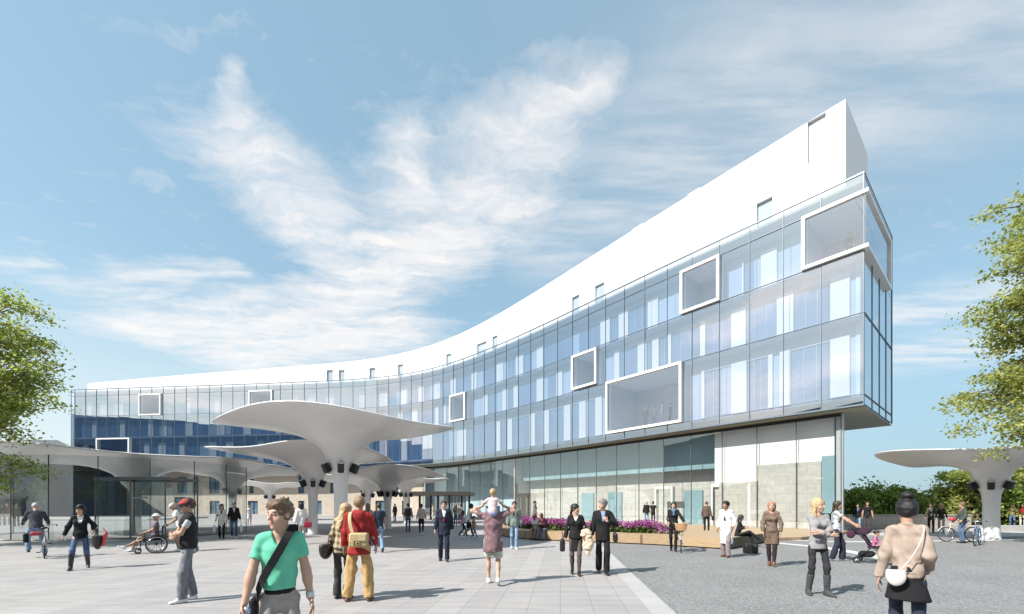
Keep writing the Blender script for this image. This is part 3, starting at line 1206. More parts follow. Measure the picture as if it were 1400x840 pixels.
for (a, b, z0, z1) in wlist:
    mb.quad(v3(OFF(a, WR), z1), v3(OFF(b, WR), z1), v3(OFF(b, WR + .3), z1), v3(OFF(a, WR + .3), z1))
    mb.quad(v3(OFF(a, WR), z0), v3(OFF(b, WR), z0), v3(OFF(b, WR + .3), z0), v3(OFF(a, WR + .3), z0))
B(mb, 'stone_wall', M_LSTONE)
M_LWIN = mat('dark_blue_glazing', (.09, .16, .22), .1, 0, .25, .5, spec=.9)
for (a, b, z0, z1) in wlist:
    mb = MB(); ribbon(mb, a, b, WR + .22, WR + .28, z0, z1, 9)
    o = B(mb, 'casement_window', M_LWIN)
    m2 = MB()
    m2_s = [(a, a + .08), (b - .08, b), ((a + b) / 2 - .04, (a + b) / 2 + .04)]
    for (x0, x1) in m2_s:
        ribbon(m2, x0, x1, WR + .14, WR + .215, z0 + .002, z1 - .002, 9)
    m2.build('window_frame', M_DARK, o, world=True)
mb = MB(); ribbon(mb, S0, S56 - 1.2, WR - .7, WR - .01, .012, .16, 2); B(mb, 'plinth_step', M_CONC)

# dark recessed ground floor at the far left end of the wing
mb = MB(); ribbon(mb, -9, S0 - .02, 3.2, 3.5, 0, GZ - .004, 3); B(mb, 'dark_base_wall', mat('dark_grey_panels', (.10, .105, .11), .6, 0, .15, .8))

# entrance canopy with dark posts
por = empty('entrance_porch', (wx(600, 49), 49.0, 0), 0, 'low dark entrance porch with posts between the last mushroom canopies and the glass lobby', 'porch')
xa, xb = wx(556, 49), wx(646, 49)
mb = MB(); mb.box(((xa + xb) / 2, 49, 2.95), (xb - xa, 6, .42)); mb.build('roof', M_BRONZE, por, world=True)
for x in (560, 577, 590, 603, 618, 632, 643):
    mb = MB(); mb.box((wx(x, 49), 47.0 + (x % 3) * .8, 1.37), (.22, .22, 2.73)); mb.build('post', M_BRONZE, por, world=True)
mb = MB()
for i in range(16):
    x = wx(606, 50) + i * .17
    mb.box((x, 50.8, 1.37), (.09, .12, 2.73))
mb.build('slatted_screen', M_BRONZE, por, world=True)
# ------------------------------------------------------------------ mushroom canopies
def make_canopy(px, Y, rad, h, label, seed, tilt=0.25, lights=(200, 270, 340), sr=.40, ex=1.0, phase=0.0, lobes=.10, near=-.12):
    X = wx(px, Y)
    root = empty('mushroom_canopy', (X, Y, 0), 0, label, 'canopy', 'white mushroom canopies on the plaza')
    rr = random.Random(seed)
    NTH = 72
    # underside profile: (radius fraction / absolute stem radius, height fraction)
    k = h / 4.95
    prof = [(sr * 1.0, 0), (sr * .94, .25), (sr * .86, 1.1 * k), (sr * .86, 2.0 * k), (sr * .95, 2.65 * k), (sr * 1.2, 3.0 * k), (max(sr * 1.5, rad * .103), 3.32 * k),
            (max(sr * 1.9, rad * .136), 3.7 * k), (rad * .182, 4.05 * k), (rad * .265, 4.33 * k), (rad * .385, 4.54 * k), (rad * .56, 4.71 * k), (rad * .75, 4.83 * k), (rad * .9, 4.91 * k), (rad * .97, 4.955 * k),
            (rad * 1.0, 4.985 * k), (rad * .99, 5.03 * k), (rad * .93, 5.06 * k), (rad * .7, 5.03 * k), (rad * .4, 4.95 * k), (rad * .12, 4.9 * k)]
    vs, fs = [], []
    for (r, z) in prof:
        for i in range(NTH):
            th = 2 * math.pi * i / NTH
            q = min(1, r / rad)
            w_ = q ** 1.6
            lob = 1 + w_ * (lobes * math.cos(3 * (th - phase)) + w_ * .085 * math.cos(2 * th))
            dz = q ** 2 * (tilt * math.cos(th - math.pi) + .17 * math.cos(3 * (th - phase) + .6) + near * math.sin(th))
            vs.append((r * lob * ex * math.cos(th) if q > .2 else r * math.cos(th) * (1 + (ex - 1) * q / .2), r * lob * math.sin(th), z + dz))
    n = len(prof)
    for j in range(n - 1):
        for i in range(NTH):
            i2 = (i + 1) % NTH
            fs.append((j * NTH + i, j * NTH + i2, (j + 1) * NTH + i2, (j + 1) * NTH + i))
    vs.append((0, 0, prof[-1][1]))
    for i in range(NTH):
        fs.append(((n - 1) * NTH + i, (n - 1) * NTH + (i + 1) % NTH, len(vs) - 1))
    mb = MB()
    # stem and roof shell are one poured surface; split at the collar so the stem is its own part
    js = 6
    sv = vs[:(js + 1) * NTH]
    sf = [f for f in fs if max(f) < (js + 1) * NTH]
    mb.add(sv, sf, 0, True)
    mb.build('stem', M_CANOPY, root)
    mb = MB()
    cv = vs[js * NTH:]
    cf = [tuple(i - js * NTH for i in f) for f in fs if min(f) >= js * NTH]
    mb.add(cv, cf, 0, True)
    mb.build('roof_shell', M_CANOPY, root)
    mb = MB(); mb.tube([(0, 0, .004), (0, 0, .035)], sr * 1.32, 32, smooth=False)
    mb.build('base_collar', mat('pale_steel', (.4, .41, .42), .4, .3, .05), root)
    for a in lights:
        a = math.atan2(-Y, -X) + R(a)
        d = Vector((math.cos(a), math.sin(a), 0))
        z = 3.2 * k
        mb = MB()
        Mx = Matrix(((-d.y, d.x, 0), (d.x, d.y, 0), (0, 0, 1))).transposed()
        tiltm = Matrix.Rotation(R(24), 3, Vector((-d.y, d.x, 0)))
        M3 = tiltm @ Matrix((( -d.y, d.x, 0), (d.x, d.y, 0), (0, 0, 1))).transposed()
        c = d * (sr * 1.35 + .2) + Vector((0, 0, z))
        mb.rbox(c, (.24, .26, .38), .03, M=M3)
        mb.tube([d * (sr * .8) + Vector((0, 0, z - .05)), c], .035, 6)
        o = mb.build('spotlight', M_BLACK, root)
        m2 = MB()
        m2.rbox(c + M3 @ Vector((0, 0, .205)), (.2, .22, .03), .01, M=M3)
        m2.build('lens', mat('spotlight_lens', (.55, .56, .57), .1, 0, .05), o)
    return root


make_canopy(466, 17.1, 4.25, 4.84, 'largest and nearest mushroom canopy, rising behind the couple with the red jacket', 3, .06, (-62, 0, 58), .30, 1.0, R(40), near=.17, lobes=.045)
make_canopy(428, 23.7, 4.5, 4.42, 'mushroom canopy just left of the largest one, beside the woman with the red bag', 5, .12, (-62, 0, 58), .28, 1.0, R(70))
make_canopy(318, 31.0, 4.3, 4.15, 'mushroom canopy behind the two people carrying white shopping bags', 8, .0, (-52, 48), .28, 1.0, R(95))
make_canopy(369, 46.0, 3.1, 3.95, 'smallest far mushroom canopy, behind the head of the man in the green t-shirt', 9, .05, (-52, 48), .24, 1.0, R(10))
make_canopy(530, 28.8, 4.0, 3.75, 'mushroom canopy whose stem stands right of the person in the dark t-shirt and jeans', 12, -.05, (-95, -50, 0, 55, 100), .27, 1.0, R(60))
make_canopy(555, 38.0, 3.4, 4.0, 'slim mushroom canopy behind the man with the backpack', 14, .05, (-62, 0, 58), .25, 1.0, R(30))
make_canopy(503, 39.0, 3.8, 3.95, 'mushroom canopy mostly hidden behind the person in the dark t-shirt', 15, .0, (-50, 50), .27, 1.0, R(0))
make_canopy(186, 25.0, 5.6, 4.25, 'mushroom canopy standing through the round glass pavilion', 18, .10, (), .28, 1.12, R(20), .05, near=-.2)
make_canopy(1355, 20.2, 4.0, 4.0, 'mushroom canopy on the far right under the tree branches', 21, .12, (-62, 0, 58), .34, 1.0, R(55))

# ------------------------------------------------------------------ glass pavilion round the left canopy
pav = empty('glass_pavilion', (wx(183, 25), 25.0, 0), 0, 'round glass pavilion with dark slim mullions under the left mushroom canopy', 'pavilion')
PX, PY = wx(178, 25), 25.0
angs = [R(a) for a in (168, 186, 204, 222, 238, 252, 266, 281, 298, 316, 334, 352, 12)]
RXp, RYp = 6.3, 5.6
ring = [(PX + RXp * math.cos(a), PY + RYp * math.sin(a)) for a in angs]
HP = 4.0
for i in range(len(ring)):
    x, y = ring[i]
    hh = HP - .25 * math.sin(i)
    mb = MB(); mb.box((x, y, HP / 2), (.028, .035, HP), angs[i] + math.pi / 2)
    mb.build('mullion', M_DARK, pav, world=True)
    if i < len(ring) - 1:
        x2, y2 = ring[i + 1]
        mb = MB(); mb.quad((x, y, .03), (x2, y2, .03), (x2, y2, HP), (x, y, HP))
        mb.build('glass_panel', M_PGLASS, pav, world=True)
mb = MB()
for i in range(len(ring) - 1):
    mb.tube([(ring[i][0], ring[i][1], .03), (ring[i + 1][0], ring[i + 1][1], .03)], .03, 6)
mb.build('base_rail', M_MULL, pav, world=True)
# door lobby: a framed glass box inside the pavilion
ves = empty('glass_vestibule', (wx(170, 20.6), 20.6, 0), 0, 'box shaped glass door vestibule with dark frame inside the round pavilion', 'vestibule')
x0, x1 = wx(122, 20.2), wx(219, 20.2)
y0, y1, hv = 20.5, 22.6, 2.9
fr = MB()
for (x, y) in ((x0, y0), (x1, y0), (x0, y1), (x1, y1), ((x0 + x1) / 2, y0)):
    fr.box((x, y, hv / 2), (.05, .05, hv))
for (y) in (y0, y1):
    fr.box(((x0 + x1) / 2, y, hv + .06), (x1 - x0 + .1, .1, .14))
for x in (x0, x1):
    fr.box((x, (y0 + y1) / 2, hv + .06), (.1, y1 - y0 - .12, .13))
fr.build('frame', M_MULL, ves, world=True)
for (xa, xb) in ((x0, (x0 + x1) / 2), ((x0 + x1) / 2, x1)):
    mb = MB(); mb.quad((xa + .05, y0, .02), (xb - .05, y0, .02), (xb - .05, y0, hv), (xa + .05, y0, hv)); mb.build('door_leaf', M_PGLASS, ves, world=True)
    mb = MB(); mb.quad((xa + .05, y1, .02), (xb - .05, y1, .02), (xb - .05, y1, hv), (xa + .05, y1, hv)); mb.build('pane', M_PGLASS, ves, world=True)
mb = MB(); mb.rbox((x0 + .7, y1 - .5, 2.05), (.9, .05, .08), .01); mb.build('door_closer', M_FRAMEW, ves, world=True)

# ------------------------------------------------------------------ dark buildings at the left, building opposite
def ribbed_material():
    m, nt, out = new_mat('dark_ribbed_cladding')
    t = NT(nt)
    b = t.n('ShaderNodeBsdfPrincipled')
    co = t.obj()
    wv_ = t.n('ShaderNodeTexWave'); wv_.bands_direction = 'X'
    wv_.inputs['Scale'].default_value = 1.1; wv_.inputs['Distortion'].default_value = .2
    t.l(co, wv_.inputs['Vector'])
    n = t.noise(co, .5, 6, .7)
    f_ = t.math('MULTIPLY_ADD', wv_.outputs[1] if len(wv_.outputs) > 1 else wv_.outputs[0], .3, t.math('MULTIPLY', n, .7))
    t.l(t.mix(t.mapr(f_, .2, .8), (.05, .055, .06, 1), (.115, .12, .125, 1)), b.inputs['Base Color'])
    b.inputs['Roughness'].default_value = .6
    t.l(b.outputs[0], out.inputs[0])
    return m


M_RIB = ribbed_material()
db = empty('dark_clad_building', (-75, 62, 0), 0, 'dark grey ribbed building with a black gateway at the far left behind the tree', 'building')
mb = MB()
yb = 60.0
xl, xr = -112.0, wx(100, yb)
gx0, gx1, gz = wx(-20, yb), wx(36, yb), 2.55
for (a, b, c, d) in ((xl, gx0, 0, 9.9), (gx1, xr, 0, 9.9), (gx0, gx1, gz, 9.9)):
    mb.quad((a, yb, c), (b, yb, c), (b, yb, d), (a, yb, d))
mb.quad((xr, yb, 0), (-73.5, yb + 8, 0), (-73.5, yb + 8, 12.2), (xr, yb, 9.9))
mb.quad((xl, yb, 9.9), (xr, yb, 9.9), (-73.5, yb + 8, 12.2), (xl, yb + 8, 12.2))
mb.build('wall', M_RIB, db, world=True)
mb = MB()
mb.quad((gx0, yb + 6, 0), (gx1, yb + 6, 0), (gx1, yb + 6, gz), (gx0, yb + 6, gz))
mb.quad((gx0, yb, gz), (gx1, yb, gz), (gx1, yb + 6, gz), (gx0, yb + 6, gz))
mb.quad((gx0, yb, 0), (gx0, yb + 6, 0), (gx0, yb + 6, gz), (gx0, yb, gz))
mb.quad((gx1, yb, 0), (gx1, yb + 6, 0), (gx1, yb + 6, gz), (gx1, yb, gz))
mb.build('gateway', M_BLACK, db, world=True)
mb = MB(); mb.box(((gx0 + gx1) / 2, yb - .06, gz + .2), (gx1 - gx0 + .4, .1, .25)); mb.build('gateway_lintel', M_DARK, db, world=True)
stp = MB(); stp.box((wx(20, 46), 50, .09), (30, 9, .14)); o = stp.build('pavement', M_CONC); o['kind'] = 'structure'

opp = empty('opposite_building', (-70, -34, 0), 0, 'long dark building facing the hospital, seen only as a reflection in its left wing', 'building')
mb = MB()
mb.add([(-420, -34, 0), (30, -34, 0), (30, -34, 19), (-420, -34, 64), (-420, -50, 0), (30, -50, 0), (30, -50, 19), (-420, -50, 64)],
       [(0, 1, 2, 3), (5, 4, 7, 6), (3, 2, 6, 7), (1, 5, 6, 2), (4, 0, 3, 7)])
mb.build('wall', mat('slate_blue_cladding', (.05, .12, .22), .6, 0, .2, .15), opp, world=True)
for fz in (2.0, 6.4, 10.8):
    for i in range(26):
        mb = MB(); mb.box((-180 + i * 8.2, -33.9, fz + 1.2), (5.6, .3, 2.0)); mb.build('window', mat('grey_blue_pane', (.06, .1, .14), .1, 0, .1, .2), opp, world=True)

# ------------------------------------------------------------------ timber bench, flower bed, terrace
FR = smooth_pts([(-1.7, 29), (-1.5, 27), (-1.15, 24.6), (-.55, 22.4), (.75, 20.3), (2.6, 19.15), (4.75, 18.0), (6.5, 16.85), (8.0, 15.6)], 5)
BK = [(11.45, 18.85), (10.2, 20.2), (8.2, 20.9), (6.2, 21.6), (4.4, 22.4), (2.8, 23.9), (1.9, 26), (1.6, 29)]
bench = empty('timber_bench', (4.75, 19, 0), 0, 'long curved timber bench platform holding the purple flower bed', 'bench')
mb = MB(); mb.prism([tuple(q) for q in FR] + BK, .05, .42)
mb.build('seat_deck', M_WOOD, bench, world=True)
mb = MB()
cx_, cy_ = 4.6, 20.5
mb.prism([(q.x + (cx_ - q.x) * .03, q.y + (cy_ - q.y) * .06) for q in FR] + [(x + (cx_ - x) * .03, y + (cy_ - y) * .06) for x, y in BK], -.02, .051)
mb.build('plinth', M_DARK, bench, world=True)
mb = MB()
e0, e1 = Vector((8.0, 15.6)), Vector((11.45, 18.85))
d = (e1 - e0).normalized()
mb.box(((e0 + e1).x / 2 + .02, (e0 + e1).y / 2 - .02, .235), ((e1 - e0).length, .03, .36), math.atan2(d.y, d.x))
mb.build('end_panel', mat('dark_olive_timber', (.07, .065, .03), .5, 0, .2, 5), bench, world=True)
ter = MB()
gl = [tuple(OFF(s, rec(s) + .0)) for s in np.linspace(S_R, S7 - 2, 22)]
ter.prism([(1.2, 29), (1.9, 25), (5, 21.8), (9.5, 20.2), (11.5, 19.2), (13.6, 19.8), (16.9, 21.9), (20.0, 25.0)] + gl, -.03, .15)
o = ter.build('terrace', M_WOOD); o['kind'] = 'structure'


def along(curve, s, d):
    acc_ = [0]
    for i in range(1, len(curve)):
        acc_.append(acc_[-1] + (curve[i] - curve[i - 1]).length)
    p_ = _at(acc_, curve, s)
    q_ = _at(acc_, curve, min(s + .2, acc_[-1])); r_ = _at(acc_, curve, max(s - .2, 0))
    t_ = (q_ - r_).normalized()
    return p_ + Vector((-t_.y, t_.x)) * d, acc_[-1]


_, LEN = along(FR, 0, 0)
fb = empty('flower_bed', (3.5, 20.5, .42), 0, 'dense bed of purple flowers along the curved timber bench', 'flower bed', None, 'stuff')


def leafmat(name, cols, trans=.35):
    m, nt, out = new_mat(name)
    t = NT(nt)
    co = t.obj()
    wn = t.n('ShaderNodeTexWhiteNoise')
    sn = t.vmath('SNAP', co, (.16, .16, .16))
    t.l(sn, wn.inputs[0])
    big = t.noise(co, .8, 3, .6)
    f_ = t.math('MULTIPLY_ADD', wn.outputs[0], .55, t.math('MULTIPLY', big, .5))
    cr = t.n('ShaderNodeValToRGB')
    while len(cr.color_ramp.elements) < len(cols):
        cr.color_ramp.elements.new(.5)
    for i, c in enumerate(cols):
        cr.color_ramp.elements[i].position = .12 + .76 * i / (len(cols) - 1)
        cr.color_ramp.elements[i].color = c4(c)
    t.l(f_, cr.inputs[0])
    d = t.n('ShaderNodeBsdfPrincipled'); d.inputs['Roughness'].default_value = .55
    d.inputs['Specular IOR Level'].default_value = .3
    tl = t.n('ShaderNodeBsdfTranslucent')
    t.l(cr.outputs[0], d.inputs['Base Color'])
    t.l(t.mix(1, cr.outputs[0], (1.05, 1.08, .62, 1), 'MULTIPLY'), tl.inputs[0])
    mx = t.n('ShaderNodeMixShader'); mx.inputs[0].default_value = trans
    t.l(d.outputs[0], mx.inputs[1]); t.l(tl.outputs[0], mx.inputs[2]); t.l(mx.outputs[0], out.inputs[0])
    return m


def leaves(name, m, pts, size, parent, normals=None, asp=1.7, flat=.4, fold=.25, seed=0):
    """one small folded leaf (two faces) at every point"""
    rg = np.random.RandomState(seed)
    pts = np.asarray(pts, float)
    n = len(pts)
    sz = size * rg.uniform(.6, 1.3, (n, 1))
    nrm = rg.normal(size=(n, 3)); nrm[:, 2] = np.abs(nrm[:, 2]) + flat
    nrm /= np.linalg.norm(nrm, axis=1, keepdims=True)
    a = rg.normal(size=(n, 3)); a -= nrm * (a * nrm).sum(1, keepdims=True)
    a /= np.linalg.norm(a, axis=1, keepdims=True)
    b = np.cross(nrm, a)
    L, W = sz * asp * .5, sz * .5
    v0 = pts - a * L; v2 = pts + a * L
    v1 = pts + b * W + nrm * W * fold; v3_ = pts - b * W + nrm * W * fold
    v = np.stack([v0, v1, v2, v3_], 1).reshape(-1, 3)
    me = bpy.data.meshes.new(name)
    me.vertices.add(4 * n); me.vertices.foreach_set('co', v.ravel())
    idx = np.arange(n) * 4
    tri = np.stack([idx, idx + 1, idx + 2, idx, idx + 2, idx + 3], 1).reshape(-1)
    me.loops.add(6 * n); me.loops.foreach_set('vertex_index', tri.astype(np.int32))
    me.polygons.add(2 * n)
    me.polygons.foreach_set('loop_start', np.arange(2 * n, dtype=np.int32) * 3)
    me.update(calc_edges=True); me.validate()
    return link_mesh(name, me, m, parent)


M_FLOWER = leafmat('purple_petals', [(.12, .02, .10), (.25, .045, .20), (.36, .10, .30), (.50, .25, .44)], .25)
M_BEDLEAF = leafmat('bed_foliage', [(.025, .05, .012), (.06, .11, .025), (.13, .19, .05)], .3)
fp, lp = [], []
for i in range(3600):
    s = random.uniform(1.0, LEN - 2.3)
    hmul = 1 if s < LEN - 3.2 else max(.25, (LEN - 2.3 - s) / .9)
    dd = random.uniform(1.0, 2.7)
    q, _ = along(FR, s, dd)
    h = random.uniform(.30, .56) * hmul * (.85 + .3 * math.sin(s * 2.1) * math.sin(s * .7))
    for k in range(4):
        fp.append((q.x - 3.5 + random.gauss(0, .035), q.y - 20.5 + random.gauss(0, .035), h - .045 * k + random.gauss(0, .02)))
    for k in range(3):
        lp.append((q.x - 3.5 + random.gauss(0, .07), q.y - 20.5 + random.gauss(0, .07), random.uniform(0, h * .62)))
leaves('flower_heads', M_FLOWER, fp, .07, fb, asp=1.3, seed=1)['kind'] = 'stuff'
leaves('foliage', M_BEDLEAF, lp, .10, fb, asp=2.4, flat=.2, seed=2)['kind'] = 'stuff'

# ------------------------------------------------------------------ low wall at the right
lw = MB()
M_PINKST = stone_material('pinkish_stone_wall', (.46, .40, .355), (.42, .37, .325), (.32, .285, .25), 1.6, .55)
wl_ = [gp(1120, 723), gp(1200, 723), gp(1270, 723), gp(1334, 723)]
wa, wb = Vector((21.5, 29.6)), Vector((wx(1334, 29.4), 29.4))
lw.box(((wa.x + wb.x) / 2, 29.9, .46), (wb.x - wa.x, .45, .92))
o = lw.build('low_wall', M_PINKST); tag(o, 'low pinkish stone wall in front of the bushes right of the building', 'wall')
cpg = MB(); cpg.rbox(((wa.x + wb.x) / 2, 29.9, .955), (wb.x - wa.x + .1, .56, .07), .01); cpg.build("coping", M_PINKST, o)
lw2 = MB(); lw2.box((wx(1385, 27), 26.5, .19), (6.4, .4, .38)); o = lw2.build('kerb_wall', M_CONC); tag(o, 'knee high pale wall behind the right mushroom canopy stem', 'wall')

# ------------------------------------------------------------------ trees and bushes
M_BARK = mat('bark', (.12, .095, .07), .9, 0, .3, 8, .6, 30)
M_LEAF_L = leafmat('left_tree_leaves', [(.075, .11, .028), (.22, .27, .07), (.37, .41, .13), (.52, .53, .25)], .58)
M_LEAF_R = leafmat('right_tree_leaves', [(.12, .155, .04), (.29, .33, .10), (.46, .48, .18), (.58, .58, .30)], .58)
M_LEAF_B = leafmat('bush_leaves', [(.10, .15, .03), (.24, .33, .07), (.40, .48, .13)], .35)
M_LEAF_D = leafmat('dark_bush_leaves', [(.08, .13, .03), (.19, .27, .06), (.32, .40, .11)], .3)


def tree(name, loc, h, crown_c, crown_r, label, m, nleaf, lsize, seed, trunk_r=.22, nlimb=9, group=None, cat='tree', layers=1.0, nsub=7, cl_r=.55, zflat=.45):
    """tapered trunk, limbs that reach into the crown, twigs, and leaf clusters on the twigs"""
    rr = random.Random(seed)
    root = empty(name, loc, 0, label, cat, group)
    tr = MB()
    cc = Vector(crown_c); cr = Vector(crown_r)
    top = Vector((cc.x * .6, cc.y * .6, cc.z + cr.z * .55))
    trunk = []
    for i in range(9):
        f_ = i / 8
        trunk.append(Vector((top.x * f_ ** 1.5 + .12 * math.sin(f_ * 5 + seed), top.y * f_ ** 1.5 + .1 * math.sin(f_ * 4), top.z * f_)))
    tr.tube(trunk, [trunk_r * (1.25 if i == 0 else 1) * (1 - .86 * i / 8) for i in range(9)], 10)
    tips = []
    for i in range(nlimb):
        f_ = .34 + .6 * (i + rr.random() * .6) / nlimb
        base = trunk[min(8, int(f_ * 8))]
        a = i * 2.399 + rr.uniform(-.4, .4)
        zz = rr.uniform(-.95, .9) * (1 if i % 3 else .6)
        rad_ = math.sqrt(max(.1, 1 - zz * zz)) * rr.uniform(.72, 1.0)
        end = cc + Vector((cr.x * rad_ * math.cos(a), cr.y * rad_ * math.sin(a), cr.z * zz))
        mid = base.lerp(end, .5) + Vector((rr.gauss(0, .15), rr.gauss(0, .15), .12 * (end - base).length))
        pts = [base, base.lerp(mid, .6) + Vector((0, 0, .05)), mid, mid.lerp(end, .55) + Vector((rr.gauss(0, .12), rr.gauss(0, .12), .06)), end]
        r0 = trunk_r * .42 * (1 - .5 * f_)
        tr.tube(pts, [r0, r0 * .8, r0 * .55, r0 * .32, .012], 6)
        for j in range(nsub):
            q = rr.uniform(.35, 1)
            b0 = pts[1].lerp(pts[2], q * 2) if q < .5 else pts[2].lerp(end, (q - .5) * 2)
            ln = rr.uniform(.5, 1.1) * min(cr) * .5
            dv = Vector((rr.gauss(0, 1), rr.gauss(0, 1), rr.gauss(.15, .55))).normalized()
            e2 = b0 + dv * ln
            m2 = b0.lerp(e2, .5) + Vector((0, 0, .08))
            tr.tube([b0, m2, e2], [r0 * .3, r0 * .2, .006], 5)
            tips += [m2.lerp(e2, .5), e2]
        tips.append(end)
    tr.build('trunk', M_BARK, root)
    rg = np.random.RandomState(seed)
    tips = np.array([list(q) for q in tips])
    kk = max(1, int(nleaf / len(tips)))
    w_ = rg.uniform(.3, 1.7, len(tips))
    P_ = []
    for q, ww in zip(tips, w_):
        n = int(kk * ww)
        # flattened sprays: leaves lie in thin shelves round each twig
        off = rg.normal(size=(n, 3)) * np.array([cl_r, cl_r, cl_r * zflat])
        off[:, 2] -= (off[:, 0] ** 2 + off[:, 1] ** 2) * .12
        P_.append(q + off)
    P_ = np.concatenate(P_)
    leaves('crown', m, P_, lsize, root, seed=seed)
    return root


tree('leafy_tree', (wx(-72, 16.5), 16.5, 0), 11, (0, 0, 6.3), (3.7, 2.6, 4.7), 'leafy green tree cut off by the left edge of the picture', M_LEAF_L, 34000, .086, 5, .24, 22, nsub=11, cl_r=.31)
tree('leafy_tree', (wx(1470, 16.5), 16.5, 0), 15.5, (0, 0, 8.9), (3.5, 2.4, 6.9), 'tall light green tree cut off by the right edge, its branches over the mushroom canopy', M_LEAF_R, 47000, .094, 9, .28, 34, nsub=12, cl_r=.30)
tree('young_tree', (wx(1338, 31.5), 31.5, 0), 5.5, (0, 0, 3.9), (2.6, 1.8, 1.5), 'small tree with a slender dark trunk behind the right mushroom canopy', M_LEAF_L, 6000, .16, 17, .16, 9, nsub=6, cl_r=.42)
tree('young_tree', (wx(1398, 34), 34, 0), 6.5, (0, 0, 4.6), (2.8, 1.8, 1.9), 'loose green tree at the right edge behind the mushroom canopy', M_LEAF_R, 6000, .17, 23, .16, 9, nsub=6, cl_r=.45)


def bush(px, Y, r, h, label, m, seed, n=3500, ls=.17):
    rr = random.Random(seed)
    root = empty('bush', (wx(px, Y), Y, 0), 0, label, 'bush', 'bushes behind the low stone wall')
    tr = MB()
    P_ = []
    rg = np.random.RandomState(seed)
    for i in range(26):
        a = rr.uniform(0, 6.28); q = math.sqrt(rr.random())
        zt_ = h * (.35 + .62 * rr.random() * math.sqrt(max(.05, 1 - q * q * .8)))
        e = Vector((r * q * math.cos(a), r * .7 * q * math.sin(a), zt_))
        tr.tube([(e.x * .2, e.y * .2, 0), (e.x * .6, e.y * .6, zt_ * .5), e], [.05, .03, .01], 5)
        k = int(n / 26 * rr.uniform(.5, 1.5))
        s_ = rr.uniform(.28, .5)
        P_.append(np.array(e) + rg.normal(size=(k, 3)) * np.array([s_, s_, s_ * .75]))
    P_ = np.concatenate(P_); P_[:, 2] = np.abs(P_[:, 2])
    # lower skirt
    k = n // 2
    aa = rg.uniform(0, 6.28, k); qq = np.sqrt(rg.uniform(0, 1, k))
    P_ = np.concatenate([P_, np.stack([r * qq * np.cos(aa), r * .7 * qq * np.sin(aa), rg.uniform(0, h * .72, k)], 1)])
    tr.build('stems', M_BARK, root)
    leaves('foliage', m, P_, ls, root, seed=seed, flat=.1)
    return root


BU = [(1166, 36, 1.5, 3.1, 'dark green bush right beside the building end', M_LEAF_D), (1183, 40, 1.4, 2.9, 'narrow dark bush behind the two standing people in dark tops', M_LEAF_D),
      (1198, 39, 1.7, 3.5, 'bright green bush with a rounded top left of the dark shrub', M_LEAF_B),
      (1226, 38, 1.3, 3.2, 'tall dark shrub peeking out left of the hair bun of the woman in beige', M_LEAF_D), (1246, 42, 1.9, 2.5, 'low bush behind the woman with the hair bun', M_LEAF_B),
      (1286, 38, 2.1, 3.3, 'pale green bush behind the two people standing by the low wall', M_LEAF_R), (1318, 40, 2.2, 3.9, 'big bush left of the slender tree trunk', M_LEAF_B),
      (1350, 38, 2.1, 3.2, 'bush directly behind the right mushroom canopy stem', M_LEAF_D), (1376, 35, 2.1, 3.3, 'bush right of the mushroom canopy stem', M_LEAF_B),
      (1405, 33, 2.0, 3.1, 'bush at the right edge behind the person in red', M_LEAF_D)]
for i, (x, Y, r_, h_, lb, m_) in enumerate(BU):
    bush(x, 31.4 + (Y - 33) * .25, r_ * .85, EYE + (h_ - EYE) * (31.4 + (Y - 33) * .25) / Y, lb, m_, 40 + i)
# ------------------------------------------------------------------ people: smooth implicit bodies, surface-netted
def V(*a):
    return np.array(a, float)


def unit(a):
    return a / (np.linalg.norm(a) + 1e-9)


